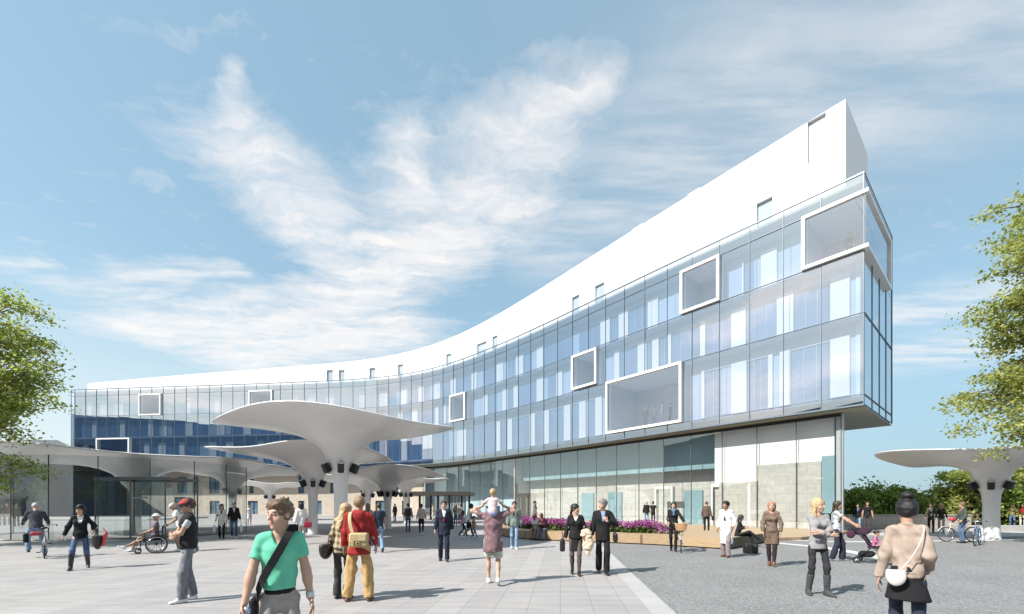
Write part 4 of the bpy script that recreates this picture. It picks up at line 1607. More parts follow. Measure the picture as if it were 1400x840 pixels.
class Sdf:
    def __init__(self):
        self.ops = []

    def cone(self, a, b, ra, rb, k=.02, n=None, s=1.0, op='u', cap=False, capa=False):
        a, b = np.asarray(a, float), np.asarray(b, float)
        ba = b - a
        L = np.linalg.norm(ba) + 1e-6
        nn = None if n is None else unit(np.asarray(n, float))

        def f(p):
            v = p - a
            tr = v @ (ba / L)
            tt = np.clip(tr / L, 0, 1)
            q = v - tt[..., None] * ba
            r = ra + (rb - ra) * tt
            if nn is not None:
                q = q + (q @ nn)[..., None] * nn * (1 / s - 1)
            d = (np.linalg.norm(q, axis=-1) - r)
            if nn is not None:
                d = d * (.5 + .5 * s)
            if cap:
                d = np.maximum(d, tr - L)
            if capa:
                d = np.maximum(d, -tr)
            return d
        R_ = max(ra, rb)
        self.ops.append((op, k, f, np.minimum(a, b) - R_, np.maximum(a, b) + R_))
        return self

    def chain(self, pts, rs, k=.02, **kw):
        for i in range(len(pts) - 1):
            self.cone(pts[i], pts[i + 1], rs[i], rs[i + 1], k, **kw)
        return self

    def ell(self, c, r, k=.02, M=None, op='u'):
        c = np.asarray(c, float); r = np.asarray(r, float)
        Mi = None if M is None else np.asarray(M).T

        def f(p):
            v = p - c
            if Mi is not None:
                v = v @ Mi.T
            q = np.linalg.norm(v / r, axis=-1)
            q2 = np.linalg.norm(v / (r * r), axis=-1)
            return q * (q - 1) / np.maximum(q2, 1e-6)
        m = r.max()
        self.ops.append((op, k, f, c - m, c + m))
        return self

    def cut(self, n, d):
        """keep the side where dot(n, p) <= d"""
        n = unit(np.asarray(n, float))
        self.ops.append(('i', 0, lambda p: p @ n - d, None, None))
        return self

    def box(self, c, h, rd=.02, k=.01, M=None, op='u'):
        c = np.asarray(c, float); h = np.asarray(h, float)
        Mi = None if M is None else np.asarray(M)

        def f(p):
            v = p - c
            if Mi is not None:
                v = v @ Mi
            q = np.abs(v) - (h - rd)
            return np.linalg.norm(np.maximum(q, 0), axis=-1) + np.minimum(q.max(-1), 0) - rd
        m = np.linalg.norm(h)
        self.ops.append((op, k, f, c - m, c + m))
        return self

    def mesh(self, vox):
        lo = np.min([o[3] for o in self.ops if o[0] == 'u'], axis=0) - vox * 3 - .01
        hi = np.max([o[4] for o in self.ops if o[0] == 'u'], axis=0) + vox * 3 + .01
        n = np.ceil((hi - lo) / vox).astype(int) + 1
        D = np.full(n, 1.0, np.float32)
        ax = [lo[i] + vox * np.arange(n[i]) for i in range(3)]
        for (op, k, f, a, b) in self.ops:
            if a is None:
                i0, i1 = np.zeros(3, int), n
            else:
                pad = k + vox * 3
                i0 = np.clip(np.floor((a - pad - lo) / vox).astype(int), 0, n)
                i1 = np.clip(np.ceil((b + pad - lo) / vox).astype(int) + 1, 0, n)
                if np.any(i1 <= i0):
                    continue
            sl = tuple(slice(i0[i], i1[i]) for i in range(3))
            g = np.stack(np.meshgrid(*(ax[i][i0[i]:i1[i]] for i in range(3)), indexing='ij'), -1)
            d = f(g).astype(np.float32)
            old = D[sl]
            if op == 'u':
                if k > 0:
                    h = np.maximum(k - np.abs(old - d), 0) / k
                    D[sl] = np.minimum(old, d) - h * h * k * .25
                else:
                    D[sl] = np.minimum(old, d)
            elif op == 's':
                d = -d
                h = np.maximum(k - np.abs(old - d), 0) / max(k, 1e-6)
                D[sl] = np.maximum(old, d) + h * h * k * .25
            else:
                D[sl] = np.maximum(old, d)
        D[0], D[-1] = 1, 1
        D[:, 0], D[:, -1] = 1, 1
        D[:, :, 0], D[:, :, -1] = 1, 1
        return nets(D, lo, vox)


def nets(D, lo, vox):
    ins = D < 0
    c = [D[i:D.shape[0] - 1 + i, j:D.shape[1] - 1 + j, k:D.shape[2] - 1 + k] for i in (0, 1) for j in (0, 1) for k in (0, 1)]
    s = sum((x < 0).astype(np.int8) for x in c)
    act = (s > 0) & (s < 8)
    idx = np.full(act.shape, -1, np.int64)
    cells = np.argwhere(act)
    idx[act] = np.arange(len(cells))
    acc_ = np.zeros((len(cells), 3)); cnt = np.zeros(len(cells))
    off = [(i, j, k) for i in (0, 1) for j in (0, 1) for k in (0, 1)]
    vals = [x[act] for x in c]
    for a in range(8):
        for b in range(a + 1, 8):
            da = sum(abs(off[a][q] - off[b][q]) for q in range(3))
            if da != 1:
                continue
            va, vb = vals[a], vals[b]
            m = (va < 0) != (vb < 0)
            tt = va[m] / (va[m] - vb[m])
            acc_[m] += np.array(off[a]) + tt[:, None] * (np.array(off[b]) - np.array(off[a]))
            cnt[m] += 1
    vs = lo + vox * (cells + acc_ / cnt[:, None])
    quads = []
    for axis in range(3):
        sh = [slice(None)] * 3
        a = [slice(1, -1)] * 3; b = [slice(1, -1)] * 3
        a[axis] = slice(0, -1); b[axis] = slice(1, None)
        A, B_ = ins[tuple(a)], ins[tuple(b)]
        ed = np.argwhere(A != B_)
        flip = A[tuple(ed.T)]
        base = ed.copy()
        for q in range(3):
            if q != axis:
                base[:, q] += 1
        u_, v_ = [(1, 2), (2, 0), (0, 1)][axis]
        e1 = np.zeros(3, int); e1[u_] = 1
        e2 = np.zeros(3, int); e2[v_] = 1
        q0 = idx[tuple((base - e1 - e2).T)]; q1 = idx[tuple((base - e2).T)]
        q2 = idx[tuple(base.T)]; q3 = idx[tuple((base - e1).T)]
        Q = np.stack([q0, q1, q2, q3], 1)
        Q[~flip] = Q[~flip][:, ::-1]
        quads.append(Q)
    Q = np.concatenate(quads)
    Q = Q[(Q >= 0).all(1)]
    return vs, Q


def net_object(name, sdf, vox, mats, parent, wrinkle=0.0, wfreq=18, seed=0, region=None):
    vs, Q = sdf.mesh(vox)
    if len(vs) == 0:
        return None
    # two light smoothing passes
    for _ in range(2):
        a = np.zeros_like(vs); c = np.zeros(len(vs))
        for i in range(4):
            np.add.at(a, Q[:, i], vs[Q[:, (i + 1) % 4]]); np.add.at(c, Q[:, i], 1)
            np.add.at(a, Q[:, i], vs[Q[:, (i + 3) % 4]]); np.add.at(c, Q[:, i], 1)
        c[c == 0] = 1
        vs = vs * .55 + (a / c[:, None]) * .45
    if wrinkle:
        n = np.zeros_like(vs)
        e1 = vs[Q[:, 1]] - vs[Q[:, 0]]; e2 = vs[Q[:, 3]] - vs[Q[:, 0]]
        fn = np.cross(e1, e2)
        for i in range(4):
            np.add.at(n, Q[:, i], fn)
        n /= (np.linalg.norm(n, axis=1, keepdims=True) + 1e-12)
        rg = np.random.RandomState(seed)
        h = np.zeros(len(vs))
        wp = vs + .05 * np.stack([np.sin(vs @ rg.normal(size=3) * 14 + rg.uniform(0, 6)) for _ in range(3)], 1)
        for i in range(7):
            d = rg.normal(size=3); d[2] *= 1.5
            d = unit(d)
            h += np.sin(wp @ d * wfreq * rg.uniform(.6, 2.4) + rg.uniform(0, 6.3)) * rg.uniform(.4, 1)
        h = np.sign(h) * np.abs(h) ** .8 / 2.6
        vs = vs + n * (h * wrinkle)[:, None]
    me = bpy.data.meshes.new(name)
    me.vertices.add(len(vs)); me.vertices.foreach_set('co', vs.astype(np.float32).ravel())
    me.loops.add(4 * len(Q)); me.loops.foreach_set('vertex_index', Q.astype(np.int32).ravel())
    me.polygons.add(len(Q)); me.polygons.foreach_set('loop_start', np.arange(len(Q), dtype=np.int32) * 4)
    me.polygons.foreach_set('use_smooth', np.ones(len(Q), bool))
    if region is not None:
        me.polygons.foreach_set('material_index', region(vs[Q].mean(1)).astype(np.int32))
    me.update(calc_edges=True)
    return link_mesh(name, me, mats, parent)


def ik(a, tgt, l1, l2, pole):
    a, tgt, pole = map(lambda q: np.asarray(q, float), (a, tgt, pole))
    d = tgt - a
    L = np.linalg.norm(d)
    mx = (l1 + l2) * .998
    if L > mx:
        tgt = a + d * mx / L; d = tgt - a; L = mx
    u_ = d / L
    x = (l1 * l1 - l2 * l2 + L * L) / (2 * L)
    h = math.sqrt(max(0, l1 * l1 - x * x))
    pp = pole - u_ * (pole @ u_)
    return a + u_ * x + unit(pp) * h, tgt


def rotz(a):
    return np.array([[math.cos(a), -math.sin(a), 0], [math.sin(a), math.cos(a), 0], [0, 0, 1]])


def rotx(a):
    return np.array([[1, 0, 0], [0, math.cos(a), -math.sin(a)], [0, math.sin(a), math.cos(a)]])


def roty(a):
    return np.array([[math.cos(a), 0, math.sin(a)], [0, 1, 0], [-math.sin(a), 0, math.cos(a)]])


SKIN = {'fair': (.48, .30, .22), 'mid': (.40, .245, .175), 'tan': (.32, .185, .125), 'dark': (.12, .07, .045)}
_eye = mat('eye_dark', (.03, .022, .018), .25, 0, .05)
_lips = {}


def skin_mats(tone):
    c = SKIN[tone]
    return [mat('skin_' + tone, c, .5, 0, .05, 9, .12, 120, .35), _eye, mat('lips_' + tone, (c[0] * .8, c[1] * .55, c[2] * .55), .4, 0, .03)]


STAND = dict(feet=((-.10, .02, 0), (.10, -.02, 0)), hands=((-.255, .05, .80), (.255, .05, .80)))
WALK = dict(feet=((-.07, .27, 0), (.08, -.26, .05)), hands=((-.25, -.14, .83), (.25, .20, .86)), drop=.035)
WALK2 = dict(feet=((-.08, -.26, .05), (.07, .27, 0)), hands=((-.25, .20, .86), (.25, -.14, .83)), drop=.035)
STROLL = dict(feet=((-.08, .13, 0), (.08, -.14, .02)), hands=((-.26, -.02, .80), (.26, .10, .82)), drop=.01)


class Person:
    pass


def person(loc, H, face, label, pose, skin='fair', top=None, bottom=None, shoes=None, hair=None, hat=None, shirt=None, glasses=False, female=False,
           yaw=0.0, pitch=0.0, lean=(0, 0), build=1.0, twist=0.0, group=None, child=False, Yd=None, scarf=None, curl=.5, fine=False):
    """face: compass of the way the person faces (0 = right, 90 = away from the camera, 180 = left, 270 = towards it)"""
    X, Y, Z0 = loc
    k = H / 1.75
    dist = Yd or Y
    build = build * .95 * (1 - .17 * min(1, abs(X) / max(Y, 1)))      # slighter figures towards the picture's sides
    vox = min(.024, max(.0095, .0042 + dist * .0009))
    fv = min(.018, max(.0065, .0028 + dist * .00085))
    root = empty('person', (X, Y, Z0), R(face - 90), label, 'person', group)
    S = np.array
    hs = 1.28 if child else 1.0               # children have larger heads
    ps = dict(STAND); ps.update(pose)
    drop = ps.get('drop', 0)
    lnR, lnF = math.radians(lean[0]), math.radians(lean[1])
    T = roty(lnR) @ rotx(-lnF)
    up, fw, rt = T @ V(0, 0, 1), T @ V(0, 1, 0), T @ V(1, 0, 0)
    pv = V(*ps.get('pelvis', (0, 0, .955 - drop)))
    Tw = T @ rotz(math.radians(twist))
    fw2, rt2 = Tw @ V(0, 1, 0), Tw @ V(1, 0, 0)
    sw = (.150 if female else .176) * build
    if child:
        sw *= .9
    hw = .088
    chest = pv + up * .32
    neckb = pv + up * .515
    sh = [pv + up * .475 - rt2 * sw, pv + up * .475 + rt2 * sw]
    TH = T @ rotz(math.radians(yaw)) @ rotx(math.radians(pitch))
    hc = neckb + up * .155 * (1.1 if child else 1) + fw * .022
    if abs(lean[1]) > 25:
        hc = hc + V(0, 0, .03)

    def hp(x, y, z):
        return hc + TH @ (V(x, y, z) * hs)
    hips = [pv - rt * hw - up * .02, pv + rt * hw - up * .02]
    l1, l2 = .435, .425
    knees, ankles, toes = [], [], []
    for i, f in enumerate(ps['feet']):
        an = V(f[0], f[1], f[2] + .085)
        kp = ps.get('kneepole', ((-.06, 1, .05), (.06, 1, .05)))[i]
        kn, an = ik(hips[i], an, l1, l2, V(*kp))
        knees.append(kn); ankles.append(an)
        ta = ps.get('toe', ((-.12, 1, -.0), (.12, 1, -.0)))[i]
        td = unit(V(*ta))
        if f[2] > .03 and 'toe' not in ps:
            td = unit(V(ta[0], 1, -.55))
        toes.append(td)
    ua, fa = .285, .255
    elb, wri = [], []
    for i, h in enumerate(ps['hands']):
        po = ps.get('elbpole', ((-.25, -1, -.1), (.25, -1, -.1)))[i]
        e, w_ = ik(sh[i], V(*h), ua, fa, V(*po))
        elb.append(e); wri.append(w_)
    g = .95 if female else 1.0
    top = top or {}
    bottom = bottom or {}

    # -------- body
    b = Sdf()
    bi = .90 * build

    def torso(sd, inf, lower=-.06, kk=.04, hem=None, flare=0.0, smallwaist=True):
        wst = (.118 if female else .138) * build
        hp_ = (.143 if female else .147) * build
        ch = (.130 if female else .152) * build
        if hem is not None and hem > .02:
            sd.cone(pv + up * .17, pv + up * hem, wst + inf, hp_ + inf, kk, n=fw, s=.72, cap=True)
        else:
            sd.cone(pv + up * .17, pv + up * .02, wst + inf, hp_ + inf, kk, n=fw, s=.70)
        if hem is not None and hem > .02:
            pass
        elif hem is not None:
            sd.cone(pv + up * .04, pv + up * hem, hp_ + inf + .004, hp_ * 1.06 + inf + flare, .02, n=fw, s=.82, cap=True)
        else:
            sd.cone(pv + up * .02, pv + up * lower, hp_ + inf, hp_ * .92 + inf, kk, n=fw, s=.74)
        sd.cone(pv + up * .17, pv + up * .33, wst + inf, ch + inf, kk, n=fw2, s=.66)
        sd.cone(pv + up * .33, pv + up * .42, ch + inf, ch * .86 + inf, kk, n=fw2, s=.64)
        sd.cone(sh[0] + rt2 * .03 - up * .012, sh[1] - rt2 * .03 - up * .012, .047 + inf, .047 + inf, .03)
        for i in (0, 1):
            sd.cone(neckb - up * .022, sh[i] - up * .012, .042 + inf * .7, .036 + inf, .025)
        if female:
            for sx in (-1, 1):
                sd.ell(pv + up * .335 + fw2 * .066 + rt2 * .060 * sx, V(.056, .045, .056) + inf, .04)
        else:
            sd.ell(pv + up * .36 + fw2 * .045, V(.13 * build, .07, .10) + inf, .05)

    torso(b, -.014)
    b.cone(neckb - up * .02, hp(0, -.018, -.06), .056 * g, .05 * g, .03)
    # head
    b.ell(hp(0, -.012, .03), V(.075, .094, .09) * hs, .02, TH)
    b.ell(hp(0, .028, -.042), V(.057, .064, .074) * hs, .03, TH)
    b.ell(hp(0, .066, -.1), V(.026, .022, .02) * hs, .02, TH)
    b.cone(hp(-.034, .074, .03), hp(.034, .074, .03), .013 * hs, .013 * hs, .02)
    b.cone(hp(0, .09, .016), hp(0, .109, -.026), .008 * hs, .0135 * hs, .012)
    for sx in (-1, 1):
        b.ell(hp(.034 * sx, .098, .006), V(.017, .016, .011) * hs, .012, TH, op='s')
        b.ell(hp(.032 * sx, .074, .006), V(.013, .013, .012) * hs, .004, TH)
        b.ell(hp(.046 * sx, .055, -.03), V(.022, .022, .022) * hs, .03, TH)
        b.ell(hp(.077 * sx, -.008, .0), V(.010, .022, .032) * hs, .01, TH)
    b.cone(hp(-.018, .084, -.063), hp(.018, .084, -.063), .0085 * hs, .0085 * hs, .012)
    # legs
    bt0 = bottom.get('type', 'trousers')
    cov = bt0 in ('trousers', 'tights') or bottom.get('tights')
    for i in (0, 1):
        if cov:
            b.chain([hips[i], knees[i], ankles[i]], [.056, .036, .026], .01)
        else:
            b.chain([hips[i], knees[i], ankles[i]], [(.066 if bt0 == 'shorts' else .074) * build, .050, .036], .02)
            b.ell(knees[i] * .62 + ankles[i] * .38 - unit(toes[i] * V(1, 1, 0)) * .016, V(.046, .05, .085), .04)
        fr_ = .75 if shoes else 1
        b.cone(ankles[i] - V(0, 0, .035), ankles[i] + toes[i] * (.10 if shoes else .15) - V(0, 0, .045), .032 * fr_, .022 * fr_, .01)
    # arms and hands
    for i in (0, 1):
        sx = -1 if i == 0 else 1
        b.chain([sh[i], elb[i], wri[i]], [.048 * g * build, .037 * g, .027 * g], .025)
        b.ell(elb[i] * .7 + wri[i] * .3, V(.038, .038, .06) * g, .03)
        d = unit(wri[i] - elb[i])
        hd = ps.get('handdir', (None, None))[i]
        if hd is not None:
            d = unit(V(*hd))
        pn = ps.get('palm', (None, None))[i]
        pn = V(*pn) if pn is not None else -rt2 * sx
        pn = unit(pn - d * (pn @ d))
        lat = np.cross(d, pn) * sx            # towards the thumb
        if lat @ fw2 < -.2 and ps.get('thumb') is None:
            lat = -lat
        hk = .93 if female else 1.0
        w0 = wri[i]
        b.cone(w0 + d * .025 + lat * .014, w0 + d * .082 + lat * .020, .022 * hk, .021 * hk, .012, n=pn, s=.55)
        b.cone(w0 + d * .025 - lat * .012, w0 + d * .080 - lat * .022, .022 * hk, .020 * hk, .012, n=pn, s=.55)
        cu = ps.get('curl', (curl, curl))[i]
        for q, (lo_, ln) in enumerate(((.030, .040), (.010, .045), (-.010, .042), (-.029, .033))):
            r0 = .0088 * hk
            p0 = w0 + d * .088 + lat * lo_ * hk
            a1 = cu * .75; a2 = cu * 1.9
            d1 = d * math.cos(a1) + pn * math.sin(a1) + lat * lo_ * 2.0
            d2 = d * math.cos(a2) + pn * math.sin(a2) + lat * lo_ * .5
            p1 = p0 + unit(d1) * ln; p2 = p1 + unit(d2) * ln * .85
            b.chain([p0, p1, p2], [r0, r0 * .95, r0 * .8], .004)
        p0 = w0 + d * .03 + lat * .03
        d1 = unit(d * .75 + lat * .62 + pn * (.25 + cu * .4))
        p1 = p0 + d1 * .045
        p2 = p1 + unit(d * .9 + lat * (.25 - cu * .3) + pn * (.2 + cu * .6)) * .032
        b.chain([p0, p1, p2], [.013 * hk, .0105 * hk, .0085 * hk], .008)

    def region(cen):
        v = (cen / k - hc) @ TH / hs
        m = np.zeros(len(v), int)
        for sx in (-1, 1):
            e = ((v[:, 0] - .032 * sx) / .0145) ** 2 + ((v[:, 2] - .006) / .0062) ** 2
            m[(e < 1) & (v[:, 1] > .05)] = 1
            e = ((v[:, 0] - .033 * sx) / .020) ** 2 + ((v[:, 2] - .032) / .0042) ** 2
            m[(e < 1) & (v[:, 1] > .055)] = 1
        e = (v[:, 0] / .024) ** 2 + ((v[:, 2] + .063) / .0085) ** 2
        m[(e < 1) & (v[:, 1] > .06)] = 2
        return m

    def emit(name, sd, vx, mats, wr=0, wf=18, seed=0, region=None):
        # scale the unit figure to its height
        o = net_object(name, sd, vx / k, mats, root, wr, wf, seed, None)
        me = o.data
        co = np.empty(len(me.vertices) * 3, np.float32)
        me.vertices.foreach_get('co', co); co *= k
        me.vertices.foreach_set('co', co)
        if region is not None:
            cc_ = co.reshape(-1, 3)
            q = np.empty(len(me.loops), np.int32); me.loops.foreach_get('vertex_index', q)
            me.polygons.foreach_set('material_index', region(cc_[q.reshape(-1, 4)].mean(1)).astype(np.int32))
        me.update()
        return o
    sd_ = int(abs(X * 131 + Y * 17)) % 9973
    emit('body', b, fv, skin_mats(skin), region=region)

    # -------- trousers / skirt / shorts
    bt = bottom.get('type', 'trousers')
    if bt:
        L = Sdf()
        inf = bottom.get('inf', .012)
        hp_ = (.143 if female else .147) * build
        wst = (.125 if female else .142) * build
        if bt in ('trousers', 'shorts', 'tights'):
            L.cone(pv + up * bottom.get('rise', .10), pv + up * .0, wst - .002, hp_ - .004, .02, n=fw, s=.70, capa=True)
            L.cone(pv + up * .0, pv - up * .07, hp_ - .004, hp_ * .92, .02, n=fw, s=.74)
            L.ell(pv - fw * .062 - up * .055, V(.125 * build, .07, .09), .03)
            wid = bottom.get('hem', .052)
            for i in (0, 1):
                kr = bottom.get('knee', .053)
                if bt == 'shorts':
                    kq = hips[i] * .18 + knees[i] * .82
                    L.cone(hips[i], kq, .088 * build + inf * .6, .075 + inf, .035, cap=True)
                else:
                    L.cone(hips[i] - up * .03, knees[i], .075 * build + inf * .5, kr + inf * .4, .02)
                    en = ankles[i] + unit(ankles[i] - knees[i]) * bottom.get('ext', .02)
                    L.cone(knees[i], en, kr + inf * .4, wid, .03, cap=True)
        else:
            zl = bottom.get('len', .42)
            hm = pv - up * zl
            L.cone(pv + up * .09, pv + up * .0, wst + inf, hp_ + inf, .03, n=fw, s=.70, capa=True)
            L.cone(pv, hm, hp_ + inf, bottom.get('hem', .16), .03, n=fw, s=.78, cap=True)
        emit({'trousers': 'trousers', 'shorts': 'shorts', 'tights': 'tights', 'skirt': 'skirt'}[bt], L, vox, [bottom['mat']], bottom.get('wr', .006) * 1.4, 16, sd_ + 1)
    if bottom.get('tights'):
        L = Sdf()
        for i in (0, 1):
            L.chain([hips[i] - up * .05, knees[i], ankles[i]], [.086 * build, .056, .041], .03)
            L.ell(knees[i] * .62 + ankles[i] * .38 - unit(toes[i] * V(1, 1, 0)) * .016, V(.05, .054, .088), .04)
        emit('tights', L, vox, [bottom['tights']])
    if bottom.get('belt'):
        L = Sdf()
        L.cone(pv + up * .048, pv + up * .004, .149 * build, .155 * build, 0, n=fw, s=.73, cap=True, capa=True)
        emit('belt', L, vox, [bottom['belt']])
    # -------- shoes
    if shoes:
        for i in (0, 1):
            L = Sdf()
            an = ankles[i]; td = toes[i]; side = unit(np.cross(td, V(0, 0, 1)))
            upn = unit(np.cross(side, td))
            heel = an - upn * .045 - td * .035
            tip = an - upn * .058 + td * .155
            L.cone(heel, tip, .040, .030, .02, n=upn, s=.85)
            L.cone(an + upn * .0, an - upn * .03 + td * .06, .043, .036, .03)
            L.cone(heel - upn * .018, tip - upn * .006, .041, .036, .01, n=upn, s=.45)
            if shoes.get('heel'):
                L.cone(heel - upn * .02, heel - upn * .045, .018, .012, .006)
            bh = shoes.get('boot', 0)
            if bh:
                L.cone(an, an + unit(knees[i] - an) * bh, .044, .046 + bh * .045, .02, cap=True)
            emit('shoe', L, max(fv, .008), [shoes['mat']])
    if top.get('waistband'):
        L = Sdf()
        L.cone(pv + up * .045, pv - up * .025, .150 * build + top['inf'], .150 * build + top['inf'], 0, n=fw, s=.86, cap=True, capa=True)
        emit('waistband', L, vox, [top['waistband']], .004, 60, sd_)
    # -------- upper garments
    def garment(name, spec, seed):
        L = Sdf()
        inf = spec.get('inf', .014)
        hem = spec.get('hem', -.06)
        torso(L, inf, hem=hem, flare=spec.get('flare', .0))
        if spec.get('hood'):
            L.cone(neckb + rt2 * .05 - fw2 * .04, neckb - rt2 * .05 - fw2 * .04, .062, .062, .03)
            L.ell(neckb - fw2 * .085 - up * .07, V(.10, .055, .095), .04)
        if spec.get('collar'):
            L.cone(neckb - up * .02, neckb + up * .04 + fw2 * .0, .066, .064, .015, cap=True)
        sl = spec.get('sleeve', 'long')
        for i in (0, 1):
            r_ = spec.get('arm', .012) - .012 * (1 - build)
            if sl == 'long':
                L.cone(sh[i] - up * .008, elb[i], .046 * build + r_, .041 + r_, .022)
                en = elb[i] + (wri[i] - elb[i]) * spec.get('cuff', .93)
                L.cone(elb[i], en, .044 + r_, .034 + r_, .025, cap=True)
            elif sl == 'short':
                L.cone(sh[i] - up * .008, sh[i] + (elb[i] - sh[i]) * .62, .047 * build + r_, .047 + r_, .022, cap=True)
            elif sl == 'none':
                L.cone(sh[i] + rt2 * (.035 if i == 0 else -.035), sh[i], .058 + r_, .05, .03)
        # neck opening
        nk = spec.get('neck', 'round')
        L.cone(neckb + up * .0 + fw2 * .01, neckb + up * .2 + fw2 * .02, .058 if not spec.get('collar') else .05, .10, .006, op='s')
        if nk == 'v':
            L.cone(neckb + fw2 * .05, pv + up * .375 + fw2 * .17, .052, .004, .008, op='s')
        elif nk == 'open':
            d0 = spec.get('open', .22)
            L.cone(neckb + fw2 * .06 + up * .01, pv + up * d0 + fw2 * .16, .060, .012, .006, op='s')
            if spec.get('fullopen'):
                L.cone(pv + up * d0 + fw2 * .17, pv + up * hem + fw2 * .17, .03, .05, .006, op='s')
        return emit(name, L, vox, spec['mats'] if 'mats' in spec else [spec['mat']], spec.get('wr', .007) * 1.35, spec.get('wf', 15), seed, region=spec.get('region'))
    if shirt:
        s_ = dict(inf=.004, hem=-.02, arm=.006, wr=.002); s_.update(shirt)
        garment(s_.get('name', 'shirt'), s_, sd_ + 2)
        if shirt.get('tie'):
            L = Sdf()
            L.cone(neckb + fw2 * .062 - up * .03, pv + up * .22 + fw2 * .135, .016, .034, 0, n=fw2, s=.4)
            emit('tie', L, max(.006, vox * .6), [shirt['tie']])
    if top:
        garment(top.get('name', 'shirt'), top, sd_ + 3)
    if scarf:
        L = Sdf()
        L.cone(neckb - rt2 * .03 + fw2 * .02, neckb + rt2 * .03 + fw2 * .02, .072, .072, .03)
        L.cone(neckb + fw2 * .075, pv + up * .33 + fw2 * .14, .045, .035, .03, n=fw2, s=.6)
        emit('scarf', L, vox, [scarf], .008, 22, sd_)
    # -------- hair and hats
    if hair:
        st, cl = hair
        hm = mat('hair', cl, .5, 0, .25, 40, .5, 140)
        L = Sdf()
        if st != 'bald':
            e = .012 if st == 'short' else .016
            L.ell(hp(0, -.018, .036), V(.077 + e, .096 + e, .092 + e) * hs, .02, TH)
            L.ell(hp(0, .118, -.035), V(.088, .088, .098) * hs, .008, TH, op='s')
            L.cut(TH @ V(0, .35, -1), (TH @ V(0, .35, -1) / np.linalg.norm(V(0, .35, -1))) @ (hp(0, -.05, -.075 if st != 'crop' else -.04)))
            if st == 'short':
                L.ell(hp(.0, .048, .098), V(.062, .04, .026) * hs, .03, TH)
            if st == 'short' and dist < 16:
                rh = random.Random(int(dist * 100))
                for q in range(110):
                    a = rh.uniform(0, 6.283); zz = rh.uniform(.12, 1)
                    rr_ = math.sqrt(1 - zz * zz)
                    px_, py_, pz_ = rr_ * math.cos(a), rr_ * math.sin(a), zz
                    if py_ > .5 and zz < .45:
                        continue
                    b0 = V(px_ * .082, -.018 + py_ * .102, .036 + pz_ * .098)
                    dr = unit(V(.55 * math.sin(3 * pz_) + px_ * .5, .75 + py_ * .2, -.25 + .35 * pz_) + .35 * V(rh.gauss(0, 1), rh.gauss(0, 1), rh.gauss(0, 1)))
                    e0 = b0 + dr * rh.uniform(.022, .042) + V(px_, py_, pz_) * .006
                    L.cone(hp(*b0), hp(*e0), .0105, .004, .006)
            if st in ('long', 'bob'):
                ln = -.34 if st == 'long' else -.14
                L.cone(hp(0, -.06, .02), hp(0, -.078, ln), .082 * hs, .06 * hs, .02, n=TH @ V(0, 1, 0), s=.62)
                for sx in (-1, 1):
                    L.cone(hp(.066 * sx, -.02, .04), hp(.083 * sx, -.0, ln * .82), .030 * hs, .026 * hs, .02)
            if st == 'pony':
                L.cone(hp(0, -.10, .01), hp(0, -.135, -.12), .035, .03, .02)
                L.cone(hp(0, -.135, -.12), hp(0, -.12, -.20), .03, .012, .02)
            if st == 'bun':
                L.ell(hp(0, -.040, .165), V(.058, .055, .045), .006, TH)
                L.ell(hp(0, -.040, .135), V(.045, .042, .03), .004, TH)
            emit('hair', L, max(fv, .008), [hm], .0065 if dist < 14 else .004, 46, sd_ + 5)
    if hat:
        kind, cm = hat
        L = Sdf()
        if kind == 'cap':
            L.ell(hp(0, -.012, .05), V(.091, .11, .088) * hs, .01, TH)
            nz = TH @ V(0, 0, -1)
            L.cut(nz, nz @ hp(0, 0, .045))
            L.cone(hp(0, .08, .052), hp(0, .155, .040), .070, .045, .01, n=TH @ V(0, .12, 1), s=.12)
        elif kind == 'sun':
            L.ell(hp(0, -.012, .06), V(.09, .105, .085) * hs, .01, TH)
            nz = TH @ V(0, 0, -1)
            L.cut(nz, nz @ hp(0, 0, .05))
            L.cone(hp(0, -.02, .058), hp(0, .0, .056), .145, .145, .02, n=TH @ V(0, 0, 1), s=.09)
        emit('cap' if kind == 'cap' else 'sun_hat', L, max(fv, .009), [cm])
    if glasses:
        mb = MB()
        for sx in (-1, 1):
            c = hp(.034 * sx, .093, .008) * k
            mb.ellipsoid(c, (.024 * k, .012 * k, .017 * k), 10, 6, M=Matrix(TH.tolist()))
            mb.tube([hp(.055 * sx, .085, .012) * k, hp(.083 * sx, -.01, .012) * k], .003, 5)
        mb.build('sunglasses', M_BLACK, root)
    P = Person()
    P.root, P.k = root, k
    P.sh, P.elb, P.wri, P.pv, P.up, P.fw, P.rt, P.neck, P.hc = [q * k for q in sh], [q * k for q in elb], [q * k for q in wri], pv * k, up, fw2, rt2, neckb * k, hc * k
    rz = R(face - 90)
    M3 = Matrix.Rotation(rz, 3, 'Z')
    P.world = lambda q: Vector((X, Y, Z0)) + M3 @ Vector(q)
    P.rz = rz
    P.M3 = M3
    return P


